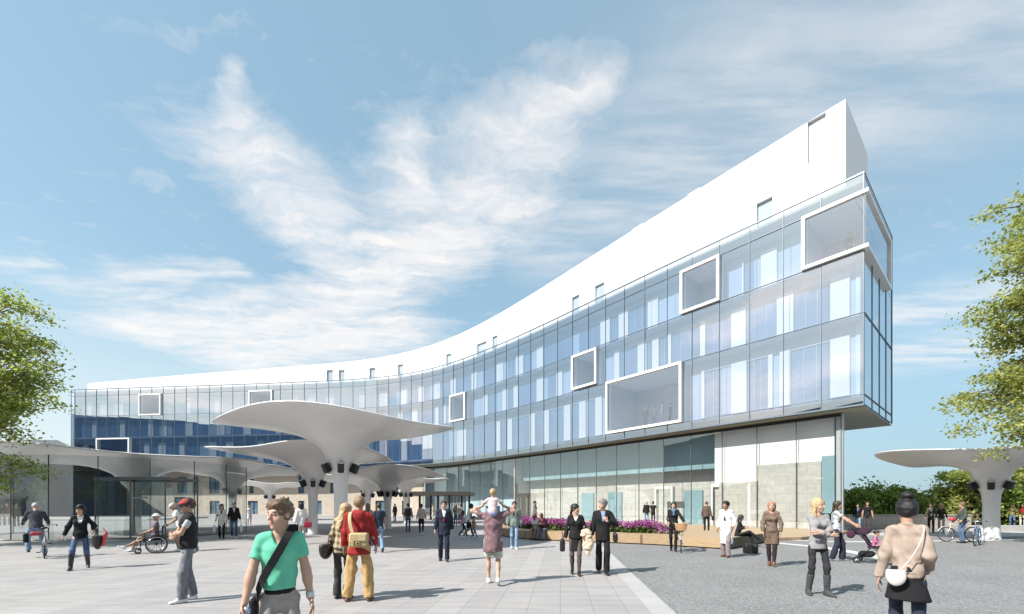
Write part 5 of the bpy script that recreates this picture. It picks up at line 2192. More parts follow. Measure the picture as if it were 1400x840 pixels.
def bag(name, label, cat, P, c, half, m, strap=None, sm=None, strap_r=.012, shape='box', tilt=None, flap=False, rd=.04):
    """a bag carried by a person: c and strap points in the person's own frame (metres)"""
    wc = P.world(c)
    root = empty(name, wc, P.rz, label, cat)
    L = Sdf()
    if shape == 'box':
        L.box(V(0, 0, 0), V(*half), rd)
    elif shape == 'saddle':
        L.ell(V(0, 0, .25 * half[2]), V(half[0] * 1.05, half[1], half[2] * 1.25), .02)
        L.cut((0, 0, 1), half[2] * .75)
    elif shape == 'sack':
        L.ell(V(0, 0, -.02), V(half[0], half[1], half[2]), .02)
        L.ell(V(0, 0, half[2] * .35), V(half[0] * .8, half[1] * .7, half[2] * .55), .05)
    vx = max(.007, min(.02, .003 + wc[1] * .0009))
    o = net_object('bag_body', L, vx, [m], root, .004, 20, int(abs(wc[0] * 10)))
    if flap:
        mb = MB()
        mb.rbox((0, -half[1] * .2 if False else half[1] * .95 * (1 if c[1] > 0 else -1), half[2] * .25), (half[0] * 1.7, .02, half[2] * 1.1), .01)
        mb.build('flap', m, root)
    if strap:
        mb = MB()
        pts = [Vector(q) - Vector(c) for q in strap]
        mb.tube(smooth3(pts, 5), strap_r, 6)
        mb.build('strap', sm or m, root)
    if tilt:
        root.rotation_euler = (tilt[0], tilt[1], P.rz + tilt[2])
    return root


def smooth3(pts, n=5):
    return smooth_pts([Vector(q) for q in pts], n)


def flat_strap(name, pts, width, thick, normals, m, parent):
    """ribbon strap with real thickness; normals point away from the body"""
    mb = MB()
    pts = [Vector(q) for q in pts]; normals = [Vector(q).normalized() for q in normals]
    N_ = len(pts)
    vs, fs = [], []
    for i, q in enumerate(pts):
        d = (pts[min(i + 1, N_ - 1)] - pts[max(i - 1, 0)]).normalized()
        s = d.cross(normals[i]).normalized() * width / 2
        n = normals[i] * thick
        vs += [q - s, q + s, q + s + n, q - s + n]
    for i in range(N_ - 1):
        for j in range(4):
            j2 = (j + 1) % 4
            fs.append((4 * i + j, 4 * i + 4 + j, 4 * i + 4 + j2, 4 * i + j2))
    fs += [(0, 1, 2, 3), tuple(4 * (N_ - 1) + q for q in (3, 2, 1, 0))]
    mb.add(vs, fs)
    return mb.build(name, m, parent, recalc=True)
# ------------------------------------------------------------------ cloth colours
BLK = cloth((.014, .014, .016))
CHAR = cloth((.045, .045, .05))
NAVY = cloth((.018, .022, .04))
DENIM = cloth((.085, .13, .22), var=.3)
LDENIM = cloth((.20, .30, .44), var=.35)
GDENIM = cloth((.17, .175, .20), var=.3)
WHT = cloth((.74, .74, .75), var=.05)
OFFW = cloth((.62, .59, .54))
GREY = cloth((.27, .265, .275))
LGREY = cloth((.46, .46, .48))
BEIGE = cloth((.36, .285, .235), var=.12)
BROWN = cloth((.12, .085, .06))
KHAKI = cloth((.46, .30, .13), var=.2)
RED = cloth((.29, .026, .024), var=.4)
GREEN = cloth((.14, .53, .36), var=.08)
PLEATHER = mat('black_leather', (.016, .016, .017), .35, 0, .1, 12, .2, 90)
SHOEB = mat('black_shoe', (.014, .013, .013), .35, 0, .1, 12)
SHOEW = mat('white_shoe', (.72, .72, .72), .6, 0, .06, 20)
SHOEBR = mat('brown_shoe', (.13, .06, .03), .5, 0, .15, 20)
HB = (.012, .010, .009); HD = (.035, .022, .014); HBR = (.13, .075, .04); HBL = (.46, .33, .18); HG = (.35, .33, .31)
B_ = dict(mat=SHOEB); W_ = dict(mat=SHOEW)


def fc(px):
    """compass of a person at pixel px who faces the camera"""
    return 270 - math.degrees(math.atan((px - CX) / F))


def at(px, py, z=0.0):
    x, y = gp(px, py, z)
    return (x, y, z)


CROSSED = dict(hands=((.08, .235, 1.14), (-.09, .255, 1.10)), elbpole=((-1, -.1, -.7), (1, -.1, -.7)), handdir=((1, .02, .05), (-1, -.05, .12)), palm=((0, -1, 0), (0, -1, 0)))

# ------------------------------------------------------------------ foreground people
gx = wx(383, 3.55)
P = person((gx, 3.55, 0), 1.725, fc(383) - 6, 'young man in a bright green t-shirt with a black chest strap, holding a drink can',
           dict(WALK2, feet=((-.09, -.2, .03), (.08, .2, 0)), hands=((-.245, .03, .83), (.245, .12, .86)), curl=(.35, .75), palm=((.9, .3, 0), (-.9, .3, 0)), elbpole=((-.5, -1, 0), (.5, -1, 0))),
           'fair', top=dict(mat=GREEN, sleeve='short', neck='v', hem=.045, inf=.014, name='t_shirt', wr=.006), bottom=dict(mat=cloth((.33, .30, .275)), belt=BLK, rise=.05), shoes=B_,
           hair=('short', (.13, .075, .038)), yaw=-42, pitch=-3, build=.92)
root = P.root
# strap over the left shoulder down to the right hip, satchel behind the hip
k = P.k
sp = [(-.10, -.10, 1.40), (-.105, -.02, 1.502), (-.09, .075, 1.465), (-.05, .125, 1.38), (0, .135, 1.28), (.065, .13, 1.16), (.125, .095, 1.04), (.16, .035, .94), (.175, -.02, .88)]
sn = [(0, -1, .3), (0, 0, 1), (0, .8, .6), (0, 1, .2), (0, 1, .1), (.3, 1, 0), (.7, .7, 0), (1, .2, 0), (1, 0, 0)]
mq = empty('shoulder_bag', P.world((.2 * k, -.05 * k, .8 * k)), P.rz, 'black shoulder bag hanging at the hip of the man in the green t-shirt', 'bag')
pts = [Vector(q) * k - Vector((.2 * k, -.05 * k, .8 * k)) for q in sp]
flat_strap('strap', smooth3(pts, 4), .062, .006, [n for n in sn for _ in range(4)][:len(smooth3(pts, 4)) - 1] + [sn[-1]], BLK, mq)
mb = MB(); mb.rbox((.0, -.06, -.02), (.06, .26, .22), .02); mb.build('bag_body', BLK, mq)
# can and wristband
hw_ = P.wri[1]
can = empty('drink_can', P.world((hw_[0] - .015, hw_[1] + .045, hw_[2] - .10)), P.rz, 'blue white and red drink can held by the man in the green t-shirt', 'drink can')
mb = MB(); mb.tube([(0, 0, -.085), (0, 0, -.075), (0, 0, .06), (0, 0, .072), (0, 0, .078)], [.022, .027, .027, .023, .019], 18)


def can_material():
    m, nt, out = new_mat('printed_can')
    t = NT(nt)
    b = t.n('ShaderNodeBsdfPrincipled')
    co = t.obj()
    n = t.noise(t.mapping(co, scale=(1, 1, .7)), 34, 2, .5, 1.2)
    cr = t.n('ShaderNodeValToRGB'); cr.color_ramp.interpolation = 'CONSTANT'
    for _ in range(2):
        cr.color_ramp.elements.new(.5)
    for e, (p_, c) in zip(cr.color_ramp.elements, ((0, (.55, .58, .65)), (.44, (.12, .25, .55)), (.53, (.62, .64, .68)), (.6, (.5, .08, .08)))):
        e.position = p_; e.color = c4(c)
    t.l(n, cr.inputs[0]); t.l(cr.outputs[0], b.inputs['Base Color'])
    b.inputs['Metallic'].default_value = .4; b.inputs['Roughness'].default_value = .3
    t.l(b.outputs[0], out.inputs[0])
    return m


mb.build('can_body', can_material(), can)
mb = MB(); mb.tube([(0, 0, .0785), (0, 0, .081)], [.02, .02], 16); mb.build('lid', mat('aluminium', (.6, .6, .62), .3, .9, .05), can)
can.rotation_euler = (R(8), R(-6), P.rz)
dv = (Vector(P.wri[0]) - Vector(P.elb[0])).normalized()
mb = MB(); mb.tube([Vector(P.wri[0]) - dv * .055, Vector(P.wri[0]) - dv * .005], .0335, 16)
mb.build('wristband', mat('silver_wristband', (.6, .6, .6), .4, .5, .35, 160), root)

# woman with bun
bx = wx(1240, 4.35)
P = person((bx, 4.35, 0), 1.72, fc(1240) + 180, 'woman seen from behind in a beige blouson, dark hair in a bun', dict(STROLL, hands=((-.235, .02, .82), (.17, .17, 1.02)), elbpole=((-.3, -1, 0), (.1, -1, 0))),
           'mid', female=True, top=dict(mat=BEIGE, hem=-.02, inf=.017, arm=.014, flare=-.006, collar=True, name='blouson', wr=.013, wf=22, waistband=cloth((.30, .235, .195)), cuff=.97), bottom=dict(type='skirt', mat=BLK, len=.26, hem=.185, inf=.022, tights=cloth((.035, .045, .075), var=.4)),
           shoes=B_, hair=('bun', (.008, .006, .006)), yaw=6, build=.95)
k = P.k
bc = (-.085 * k, -.19 * k, .94 * k)
w_ = bag('shoulder_bag', 'small white bag on the back of the woman with the hair bun', 'bag', P, bc, (.078, .04, .095), mat('white_leather', (.58, .56, .54), .5, 0, .05, 20, .2, 60),
         [(-.05 * k, -.205 * k, 1.01 * k), (.03 * k, -.185 * k, 1.14 * k), (.09 * k, -.17 * k, 1.28 * k), (.125 * k, -.11 * k, 1.41 * k), (.12 * k, -.03 * k, 1.47 * k), (.10 * k, .06 * k, 1.43 * k)], strap_r=.006, shape='saddle')

# man with vest and red cap, profile to the left
vx_ = at(258, 822)
P = person(vx_, 1.76, fc(258) - 82, 'man in a black padded vest and red cap standing with folded arms', dict(CROSSED, feet=((-.10, .10, 0), (.10, -.07, 0))), 'mid',
           shirt=dict(mat=LGREY, sleeve='short', hem=-.10, name='t_shirt', inf=.010), top=dict(mat=cloth((.02, .02, .023)), sleeve='none', hem=-.05, inf=.03, flare=.004, collar=True, name='vest', wr=.010),
           bottom=dict(mat=GDENIM, hem=.072, knee=.066, inf=.018, wr=.010), shoes=W_, hair=('crop', HD), hat=('cap', cloth((.42, .06, .06))), glasses=True, yaw=6, pitch=-4)

# couple seen from behind
rxp = at(491, 822)
P = person(rxp, 1.80, fc(491) + 180 - 12, 'bald man seen from behind in a red anorak and ochre trousers', dict(STAND, feet=((-.19, .0, 0), (.17, -.02, 0)), hands=((-.28, .10, .80), (.25, .14, .88))), 'mid',
           top=dict(mat=RED, hem=-.16, inf=.030, arm=.020, hood=True, name='anorak', wr=.014, wf=14), bottom=dict(mat=KHAKI, hem=.085, knee=.078, inf=.026, wr=.013), shoes=dict(mat=SHOEBR),
           hair=('crop', (.22, .14, .08)), yaw=14, build=1.08)
k = P.k
bc = (.045, -.235, 1.07)
root = bag('messenger_bag', 'tan bag slung across the back of the bald man in the red anorak', 'bag', P, bc, (.155, .065, .12), cloth((.42, .33, .17), var=.2))
mb = MB(); mb.rbox((0, -.06, .045), (.28, .05, .14), .02); mb.rbox((.0, -.085, -.05), (.06, .03, .05), .008); mb.rbox((-.10, -.075, -.055), (.085, .03, .10), .012)
mb.build('flap', cloth((.48, .38, .21), var=.2), root)
mb = MB(); mb.rbox((0, -.103, -.045), (.03, .008, .03), .003); mb.build('buckle', M_BLACK, root)
sp = [Vector(q) - Vector(bc) for q in ((-.05, -.215, 1.16), (-.09, -.205, 1.28), (-.12, -.165, 1.42), (-.125, -.06, 1.53), (-.12, .06, 1.48))]
flat_strap('strap', smooth3(sp, 4), .055, .008, [(-.2, -1, .2)] * 8 + [(-.2, -1, .6)] * 4 + [(-.1, 0, 1)] * 5, cloth((.45, .37, .22)), root)
camo = [cloth((.32, .25, .15)), cloth((.10, .08, .05)), cloth((.40, .35, .24))]


def plaid_region(c):
    a = np.sin(c[:, 0] * 70 + 3 * c[:, 1]) + np.sin(c[:, 2] * 55)
    return np.where(a > .7, 2, np.where(a < -.7, 1, 0))


P = person((rxp[0] - .36, rxp[1] + .16, 0), 1.68, fc(465) + 180 - 28, 'blonde woman in a checked brown jacket leaning against the man in red', dict(STAND, hands=((-.24, .10, .95), (.20, .18, 1.0))), 'fair', female=True,
           top=dict(mats=camo, region=plaid_region, hem=-.10, inf=.028, arm=.02, name='jacket', wr=.01), bottom=dict(mat=CHAR, hem=.075, knee=.06, inf=.014), shoes=B_, hair=('long', HBL), lean=(6, 0), yaw=-24, pitch=-10)
bag('handbag', 'black leather handbag on the arm of the woman in the checked jacket', 'bag', P, (-.24, -.10, .86), (.09, .16, .15), PLEATHER,
    [(-.25, -.02, .96), (-.25, .02, 1.12), (-.25, .08, 1.14), (-.25, .10, .98)], strap_r=.009, shape='saddle')

# woman with black jacket and shopping bags
p0 = at(110, 778)
P = person(p0, 1.71, fc(110) - 6, 'woman in a black jacket and high boots striding with bags on her arm', dict(WALK2, feet=((-.12, -.24, .05), (.16, .22, 0)), hands=((-.26, .17, 1.0), (.33, -.08, .85)), elbpole=((-.4, -1, -.3), (.6, -1, 0)), drop=.05),
           'fair', female=True, shirt=dict(mat=WHT, hem=-.04, inf=.008), top=dict(mat=BLK, hem=-.10, inf=.024, arm=.016, neck='open', open=.22, fullopen=True, name='jacket'),
           bottom=dict(mat=DENIM, hem=.045, knee=.052, inf=.008), shoes=dict(mat=PLEATHER, boot=.36, heel=True), hair=('bob', HB), hat=('cap', BLK), yaw=-20, pitch=-10)
bag('handbag', 'big black bag carried by the woman in high boots', 'bag', P, (-.33, .12, .70), (.10, .19, .21), PLEATHER, [(-.33, .02, .88), (-.31, .08, 1.04), (-.31, .22, 1.04), (-.33, .26, .88)], strap_r=.010, shape='saddle')
bag('shopping_bag', 'red shopping bag beside the black bag of the striding woman', 'bag', P, (-.46, .10, .76), (.035, .17, .19), mat('red_paper', (.52, .06, .06), .5, 0, .08, 6), [(-.45, .03, .94), (-.38, .10, 1.05), (-.45, .20, .94)], strap_r=.006, tilt=(0, R(-10), 0))

# suit man walking towards the camera
p0 = at(607, 767)
P = person(p0, 1.80, fc(607) - 4, 'balding man in a dark navy overcoat, white shirt and red tie, walking alone', dict(STROLL, feet=((-.10, .16, 0), (.10, -.10, 0))), 'fair',
           shirt=dict(mat=WHT, tie=cloth((.30, .02, .05)), collar=True), top=dict(mat=NAVY, hem=-.20, inf=.032, arm=.022, neck='open', open=.24, collar=False, flare=.012, name='overcoat', wr=.008), bottom=dict(mat=NAVY, hem=.066, knee=.062, inf=.014), shoes=B_, hair=('crop', HD))

# father with a child on his shoulders
p0 = at(674, 799)
P = person(p0, 1.80, fc(674) + 180, 'man from behind in a purple brown shirt and shorts carrying a child', dict(WALK2, feet=((-.09, .16, 0), (.10, -.22, .05)), hands=((-.20, .06, 1.60), (.20, .06, 1.60)), elbpole=((-1, -.1, -.8), (1, -.1, -.8)), handdir=((.5, .1, .8), (-.5, .1, .8))),
           'fair', top=dict(mat=cloth((.20, .125, .135), var=.45), hem=-.26, inf=.036, arm=.022, sleeve='short', flare=.01, name='shirt', wr=.016, wf=16), bottom=dict(type='shorts', mat=cloth((.50, .53, .46)), inf=.022), shoes=W_, hair=('short', HBR))
child_ = person((p0[0], p0[1] - .10, 1.44), .97, fc(674) + 180, 'small child in a pale pink top riding on the shoulders of the man in shorts',
                dict(feet=((-.22, .42, -.20), (.22, .42, -.20)), pelvis=(0, 0, .14), kneepole=((-.4, 1, .6), (.4, 1, .6)), hands=((-.30, .30, .46), (.30, .30, .46))), 'fair', top=dict(mat=cloth((.72, .55, .57)), hem=-.04, inf=.016, sleeve='short', name='top'),
                bottom=dict(type='shorts', mat=cloth((.30, .34, .50))), shoes=W_, hair=('crop', (.40, .28, .15)), child=True)

# woman in black suit with coat, man in black suit
p0 = at(787, 786)
P = person(p0, 1.69, fc(787), 'woman in a black skirt suit with a beige coat over her arm', dict(STROLL, hands=((-.20, .20, .98), (.27, .02, .80)), elbpole=((-.5, -1, -.4), (.4, -1, 0))), 'fair', female=True,
           shirt=dict(mat=OFFW), top=dict(mat=BLK, hem=-.05, inf=.020, arm=.012, neck='open', open=.30, flare=.01, name='jacket'), bottom=dict(type='skirt', mat=BLK, len=.36, hem=.165, inf=.014, tights=cloth((.10, .075, .07))), shoes=dict(mat=SHOEB, heel=True), hair=('pony', HB), yaw=58)
bag('handbag', 'black shoulder bag held down by the woman in the skirt suit', 'bag', P, (.31, -.03, .70), (.06, .13, .15), PLEATHER, [(.30, -.1, .84), (.27, 0, 1.0), (.30, .06, .84)], strap_r=.008)
co_ = empty('draped_coat', P.world((-.25, .20, .86)), P.rz, 'beige coat draped over the forearm of the woman in the black skirt suit', 'coat')
L = Sdf(); L.cone((-.02, -.02, .14), (.06, .02, .13), .085, .08, .04); L.cone((0, 0, .12), (-.04, .0, -.14), .10, .12, .05, n=(0, 1, 0), s=.6); L.cone((-.04, 0, -.1), (-.03, .0, -.34), .08, .045, .06, n=(0, 1, 0), s=.6)
net_object('coat_body', L, .014, [cloth((.62, .50, .36), var=.1)], co_, .02, 26, 5)
p0 = at(824, 785)
P = person(p0, 1.80, fc(824) + 4, 'older man in a black suit and blue shirt, hand at his chest', dict(STROLL, hands=((-.08, .23, 1.24), (.27, .04, .82)), elbpole=((-1, -.5, -.6), (.4, -1, 0)), handdir=((.55, .15, .7), None), palm=((0, -1, .2), None), curl=(.9, .5)), 'fair',
           shirt=dict(mat=cloth((.20, .28, .46)), collar=True), top=dict(mat=BLK, hem=-.16, inf=.026, arm=.018, neck='open', open=.20, name='suit_jacket'), bottom=dict(mat=BLK, hem=.068, knee=.064, inf=.016), shoes=B_, hair=('short', (.20, .19, .18)), yaw=-56, pitch=-4)
bag('shoulder_bag', 'black bag hanging at the side of the older man in the black suit', 'bag', P, (-.29, .02, .88), (.05, .16, .11), PLEATHER, [(-.28, -.1, .97), (-.24, -.06, 1.25), (-.2, -.01, 1.47), (-.22, .06, 1.3), (-.28, .12, .97)], strap_r=.01)

# right side foreground
p0 = at(1118, 814)
P = person(p0, 1.77, fc(1118) + 28, 'blonde woman in a grey wrap top standing with folded arms and grey boots', dict(CROSSED, feet=((-.12, .06, 0), (.13, -.05, 0)), toe=((-.3, 1, 0), (.3, 1, 0))), 'fair', female=True,
           top=dict(mat=GREY, hem=-.11, inf=.018, arm=.010, neck='v', name='jumper', wr=.009), bottom=dict(type='tights', mat=cloth((.03, .03, .035)), hem=.044, knee=.050, inf=.004), shoes=dict(mat=mat('grey_suede', (.05, .05, .055), .8, 0, .15, 14), boot=.30), hair=('long', HBL), yaw=30, pitch=-4)
p0 = at(1055, 774)
P = person(p0, 1.75, fc(1055), 'woman with long fair hair in a brown tweed jacket and shorts', dict(STAND, feet=((-.05, .10, 0), (.05, -.06, 0)), hands=((-.20, .12, .92), (.20, .12, .92)), elbpole=((-1, -.6, 0), (1, -.6, 0))), 'fair', female=True,
           top=dict(mat=cloth((.155, .11, .085), var=.4), hem=-.03, inf=.022, arm=.016, neck='v', name='jacket'), bottom=dict(type='shorts', mat=cloth((.13, .09, .065), var=.3), tights=cloth((.035, .02, .022)), inf=.02), shoes=dict(mat=SHOEBR, heel=True, boot=.05), hair=('long', (.33, .19, .11)))
p0 = at(993, 762)
P = person(p0, 1.79, fc(993) - 22, 'man in a long white doctor coat and grey trousers', dict(STROLL, hands=((-.24, .10, .95), (.26, .02, .82)), feet=((-.09, .07, 0), (.10, -.07, 0))), 'tan',
           shirt=dict(mat=LGREY, tie=cloth((.05, .05, .07))), top=dict(mat=WHT, hem=-.52, inf=.024, arm=.014, neck='open', open=.20, flare=.035, name='white_coat', wr=.009), bottom=dict(mat=cloth((.26, .22, .22)), hem=.07, knee=.064, inf=.014), shoes=dict(mat=SHOEBR), hair=('short', HB), yaw=-22)
p0 = at(921, 754)
PB = person(p0, 1.78, fc(921), 'woman in black pushing a bicycle with a wicker basket', dict(STROLL, hands=((-.36, .34, 1.0), (.16, .20, 1.02)), feet=((-.06, .12, 0), (.08, -.14, .02))), 'fair', female=True,
            top=dict(mat=BLK, hem=-.18, inf=.022, arm=.012, flare=.015, name='jacket'), bottom=dict(type='tights', mat=BLK, hem=.05, knee=.056, inf=.006), shoes=B_, hair=('long', HB), scarf=cloth((.10, .16, .24)), yaw=-4)
p0 = at(1144, 767)
PS = person(p0, 1.78, fc(1144) + 84, 'woman in a grey t-shirt and dark trousers pushing the pushchair', dict(STROLL, hands=((-.16, .46, 1.03), (.16, .46, 1.03)), feet=((-.09, .12, 0), (.10, -.10, 0))), 'mid', female=True,
            top=dict(mat=LGREY, sleeve='short', hem=-.12, inf=.022, name='t_shirt'), bottom=dict(mat=cloth((.022, .026, .042)), hem=.078, knee=.066, inf=.016), shoes=dict(mat=GDENIM), hair=('bob', HD), pitch=-8)
bag('backpack', 'small black backpack worn by the woman with the pushchair', 'backpack', PS, (0, -.22, 1.22), (.14, .075, .19), BLK, [(.08, -.15, 1.38), (.09, -.04, 1.50), (.10, .10, 1.40), (.11, .10, 1.2), (.1, -.1, 1.1)], strap_r=.016)

# ------------------------------------------------------------------ bicycles
def bicycle(loc, rz, label, col, basket=None, lean=0.0):
    root = empty('bicycle', loc, rz, label, 'bicycle')
    if lean:
        root.rotation_euler = (lean, 0, rz)
    fm = mat('bicycle_paint', col, .3, .2, .04)
    chrome = mat('chrome', (.6, .6, .62), .2, .9, .05)
    tm = mat('tyre_rubber', (.02, .02, .02), .7, 0, .1)
    for x in (-.53, .53):
        wh = empty('wheel', (x, 0, .34), 0); wh.parent = root
        mb = MB(); mb.ring((0, 0, 0), .325, .018, (0, 1, 0), 36, 8); mb.build('tyre', tm, wh)
        mb = MB(); mb.ring((0, 0, 0), .30, .010, (0, 1, 0), 36, 6)
        for i in range(16):
            a = math.pi * 2 * i / 16
            mb.tube([(.03 * math.cos(a + .6), .02 * (-1) ** i, .03 * math.sin(a + .6)), (.3 * math.cos(a), 0, .3 * math.sin(a))], .0022, 4)
        mb.tube([(0, -.05, 0), (0, .05, 0)], .022, 10)
        mb.build('rim', chrome, wh)
        mb = MB(); mb.tube([(.36 * math.cos(a), 0, .36 * math.sin(a)) for a in np.linspace(R(20), R(165), 14)], .014, 6)
        mb.build('mudguard', fm, wh)
    bb = (-.08, 0, .30); seat = (-.22, 0, .80); head = (.36, 0, .84); hd2 = (.40, 0, .68)
    mb = MB()
    for a, b in ((bb, seat), (bb, hd2), ((-.17, 0, .62), head), (head, hd2)):
        mb.tube([a, b], .017, 8)
    for y in (-.05, .05):
        mb.tube([bb, (-.53, y, .34)], .009, 6); mb.tube([(-.19, 0, .70), (-.53, y, .34)], .008, 6)
        mb.tube([(.41, y * .7, .66), (.46, y, .52), (.53, y, .34)], .011, 6)
    mb.build('frame', fm, root)
    mb = MB(); mb.tube([seat, (-.245, 0, .92)], .013, 8); mb.build('seat_post', chrome, root)
    L = Sdf(); L.cone((-.33, 0, .945), (-.10, 0, .95), .085, .028, .02, n=(0, 0, 1), s=.45)
    net_object('saddle', L, .012, [M_BLACK], root)
    mb = MB(); mb.tube([head, (.345, 0, .98)], .012, 8); mb.tube(smooth3([(.18, -.29, .99), (.27, -.27, 1.02), (.35, -.10, 1.0), (.35, .10, 1.0), (.27, .27, 1.02), (.18, .29, .99)], 4), .011, 8)
    mb.build('handlebar', chrome, root)
    for y in (-.28, .28):
        mb = MB(); mb.tube([(.17, y * 1.03, .988), (.28, y * .96, 1.02)], .017, 8); mb.build('grip', M_BLACK, root)
    mb = MB(); mb.ring(bb, .09, .008, (0, 1, 0), 20, 5); mb.tube([(bb[0], .06, bb[2]), (bb[0] + .1, .07, bb[2] - .14)], .009, 6); mb.tube([(bb[0], -.06, bb[2]), (bb[0] - .1, -.07, bb[2] + .14)], .009, 6); mb.tube([(bb[0], -.06, bb[2]), (bb[0], .06, bb[2])], .014, 8)
    mb.build('crankset', chrome, root)
    for s_ in (1, -1):
        mb = MB(); mb.rbox((bb[0] + .1 * s_, .12 * s_, bb[2] - .14 * s_), (.09, .09, .025), .006); mb.build('pedal', M_BLACK, root)
    if basket:
        mb = MB()
        for q in np.linspace(0, 1, 9):
            z = .78 + q * .22; s_ = .75 + .25 * q
            pts = [(.52 + .13 * s_ * sx, .20 * s_ * sy, z) for sx, sy in ((1, 1), (1, -1), (-1, -1), (-1, 1))]
            mb.tube(pts, .013, 6, closed=True)
        mb.box((.52, 0, .775), (.2, .3, .012))
        for i in range(24):
            a = 2 * math.pi * i / 24
            cx_ = max(-1, min(1, 1.35 * math.cos(a))); sy_ = max(-1, min(1, 1.35 * math.sin(a)))
            mb.tube([(.52 + .098 * cx_, .15 * sy_, .775), (.52 + .13 * cx_, .20 * sy_, 1.0)], .006, 4)
        mb.build('basket', mat('wicker', (.42, .24, .12), .7, 0, .25, 60, .4, 90), root)
    return root


fd = R(fc(930))
bp = at(931, 756)
c_, s_ = math.cos(fd), math.sin(fd)
bicycle((bp[0] - .53 * c_, bp[1] - .53 * s_, 0), fd, 'cream bicycle with a wicker basket pushed by the woman in black', (.62, .58, .48), True)

# cyclist at the far left
p0 = at(43, 764)
fdir = fc(43) + 180
bicycle((p0[0], p0[1] + .35, 0), R(fdir), 'city bicycle ridden away by the man in the dark jacket', (.35, .33, .3), None)
P = person((p0[0], p0[1] + .12, 0), 1.76, fdir, 'cyclist seen from behind in a dark padded jacket and jeans', dict(pelvis=(0, .0, .97), feet=((-.15, .28, .17), (.20, .22, .0)), kneepole=((-.3, 1, .2), (.3, 1, .2)), hands=((-.28, .55, 1.02), (.28, .55, 1.02)), elbpole=((-.8, -.4, -.6), (.8, -.4, -.6)), toe=((0, 1, 0), (0, 1, 0))),
           'fair', top=dict(mat=cloth((.05, .05, .06), var=.25), hem=-.08, inf=.024, arm=.016, name='jacket', wr=.011), bottom=dict(mat=LDENIM, hem=.062, knee=.064, inf=.014), shoes=B_, hair=('short', HG), lean=(0, 22), build=1.1)
rb = empty('saddle_bag', P.world((0, -.36, .78)), P.rz, 'red saddle bag behind the cyclist at the far left', 'bag')
mb = MB(); mb.rbox((0, 0, 0), (.26, .2, .12), .04); mb.build('bag_body', mat('red_bag', (.30, .03, .035), .6, 0, .1), rb)
mb = MB(); mb.rbox((-.2, 0, -.12), (.12, .22, .28), .03); mb.build('pannier', BLK, rb)

# bicycles by the right canopy
p0 = at(1330, 744)
P = person((p0[0], p0[1] + .4, 0), 1.78, fc(1330) - 60, 'person in a dark jacket holding two bicycles near the right mushroom canopy', dict(STAND, hands=((-.30, .20, .98), (.32, .12, .95))), 'mid', top=dict(mat=cloth((.05, .07, .06)), hem=-.1, inf=.03, arm=.02, name='jacket', neck='open', open=.2),
           shirt=dict(mat=cloth((.35, .10, .05))), bottom=dict(mat=DENIM), shoes=B_, hair=('short', HBR), yaw=-20)
bicycle(at(1312, 741), R(172), 'white bicycle standing left of the person by the right mushroom canopy', (.66, .66, .64))
bicycle(at(1336, 746), R(215), 'blue bicycle standing in front of the person by the right mushroom canopy', (.16, .24, .40))
sb = at(1342, 742)
rb = empty('shopping_bag', (sb[0], sb[1], 0), .3, 'white carrier bag standing beside the blue bicycle', 'bag')
L = Sdf(); L.cone((0, 0, .13), (0, 0, .5), .17, .13, .03, n=(0, 1, 0), s=.5); net_object('bag_body', L, .02, [mat('white_plastic', (.62, .66, .72), .4, 0, .1, 8)], rb, .012, 30, 4)
mb = MB(); mb.ring((0, 0, .64), .07, .008, (0, 1, 0), 16, 5); mb.build('handle', WHT, rb)
hb = P.world((.36, .14, 1.02))
rb = empty('helmet', hb, 0, 'red cycle helmet hanging from the handlebar of the white bicycle', 'helmet')
L = Sdf(); L.ell((0, 0, 0), V(.15, .12, .10), .02); L.ell((0, 0, -.09), V(.12, .09, .09), .01, op='s'); net_object('helmet_shell', L, .014, [mat('red_shell', (.45, .03, .05), .3, 0, .05)], rb)
mb = MB(); mb.ring((0, 0, -.04), .09, .006, (0, 1, 0), 16, 5); mb.build('strap', M_BLACK, rb)

# ------------------------------------------------------------------ wheelchair
p0 = at(211, 756)
wd = fc(211) - 90
wroot = empty('wheelchair', (p0[0], p0[1], 0), R(wd), 'black wheelchair with large spoked wheels seen from the side', 'wheelchair')
ch = mat('black_frame', (.03, .03, .033), .35, .4, .08)
for y in (-.29, .29):
    wh = empty('wheel', (-.06, y, .30), 0); wh.parent = wroot
    mb = MB(); mb.ring((0, 0, 0), .285, .019, (0, 1, 0), 36, 8); mb.build('tyre', M_BLACK, wh)
    mb = MB(); mb.ring((0, .03 * (1 if y > 0 else -1), 0), .25, .010, (0, 1, 0), 32, 6); mb.build('hand_rim', mat('chrome', (.6, .6, .62), .2, .9, .05), wh)
    mb = MB()
    for i in range(12):
        a = 2 * math.pi * i / 12
        mb.tube([(0, 0, 0), (.28 * math.cos(a), 0, .28 * math.sin(a))], .004, 4)
    mb.tube([(0, -.04, 0), (0, .04, 0)], .025, 10); mb.build('spokes', ch, wh)
    mb = MB(); mb.ring((.42, y * .8, .09), .075, .018, (0, 1, 0), 20, 6); mb.tube([(.42, y * .8, .09), (.36, y * .85, .22), (.36, y * .85, .42)], .012, 6); mb.build('caster', M_BLACK, wroot)
    mb = MB()
    mb.tube(smooth3([(-.38, y * .85, .98), (-.28, y * .85, .97), (-.25, y * .85, .9), (-.2, y * .85, .5), (-.2, y * .85, .22)], 3), .013, 6)
    mb.tube(smooth3([(-.22, y * .85, .72), (.18, y * .85, .72), (.24, y * .85, .68), (.25, y * .85, .45)], 3), .013, 6)
    mb.tube([(-.2, y * .85, .46), (.38, y * .85, .46), (.47, y * .7, .2), (.54, y * .6, .12)], .013, 6)
    mb.build('side_frame', ch, wroot)
    mb = MB(); mb.rbox((.60, y * .5, .10), (.14, .12, .02), .006); mb.build('footrest', ch, wroot)
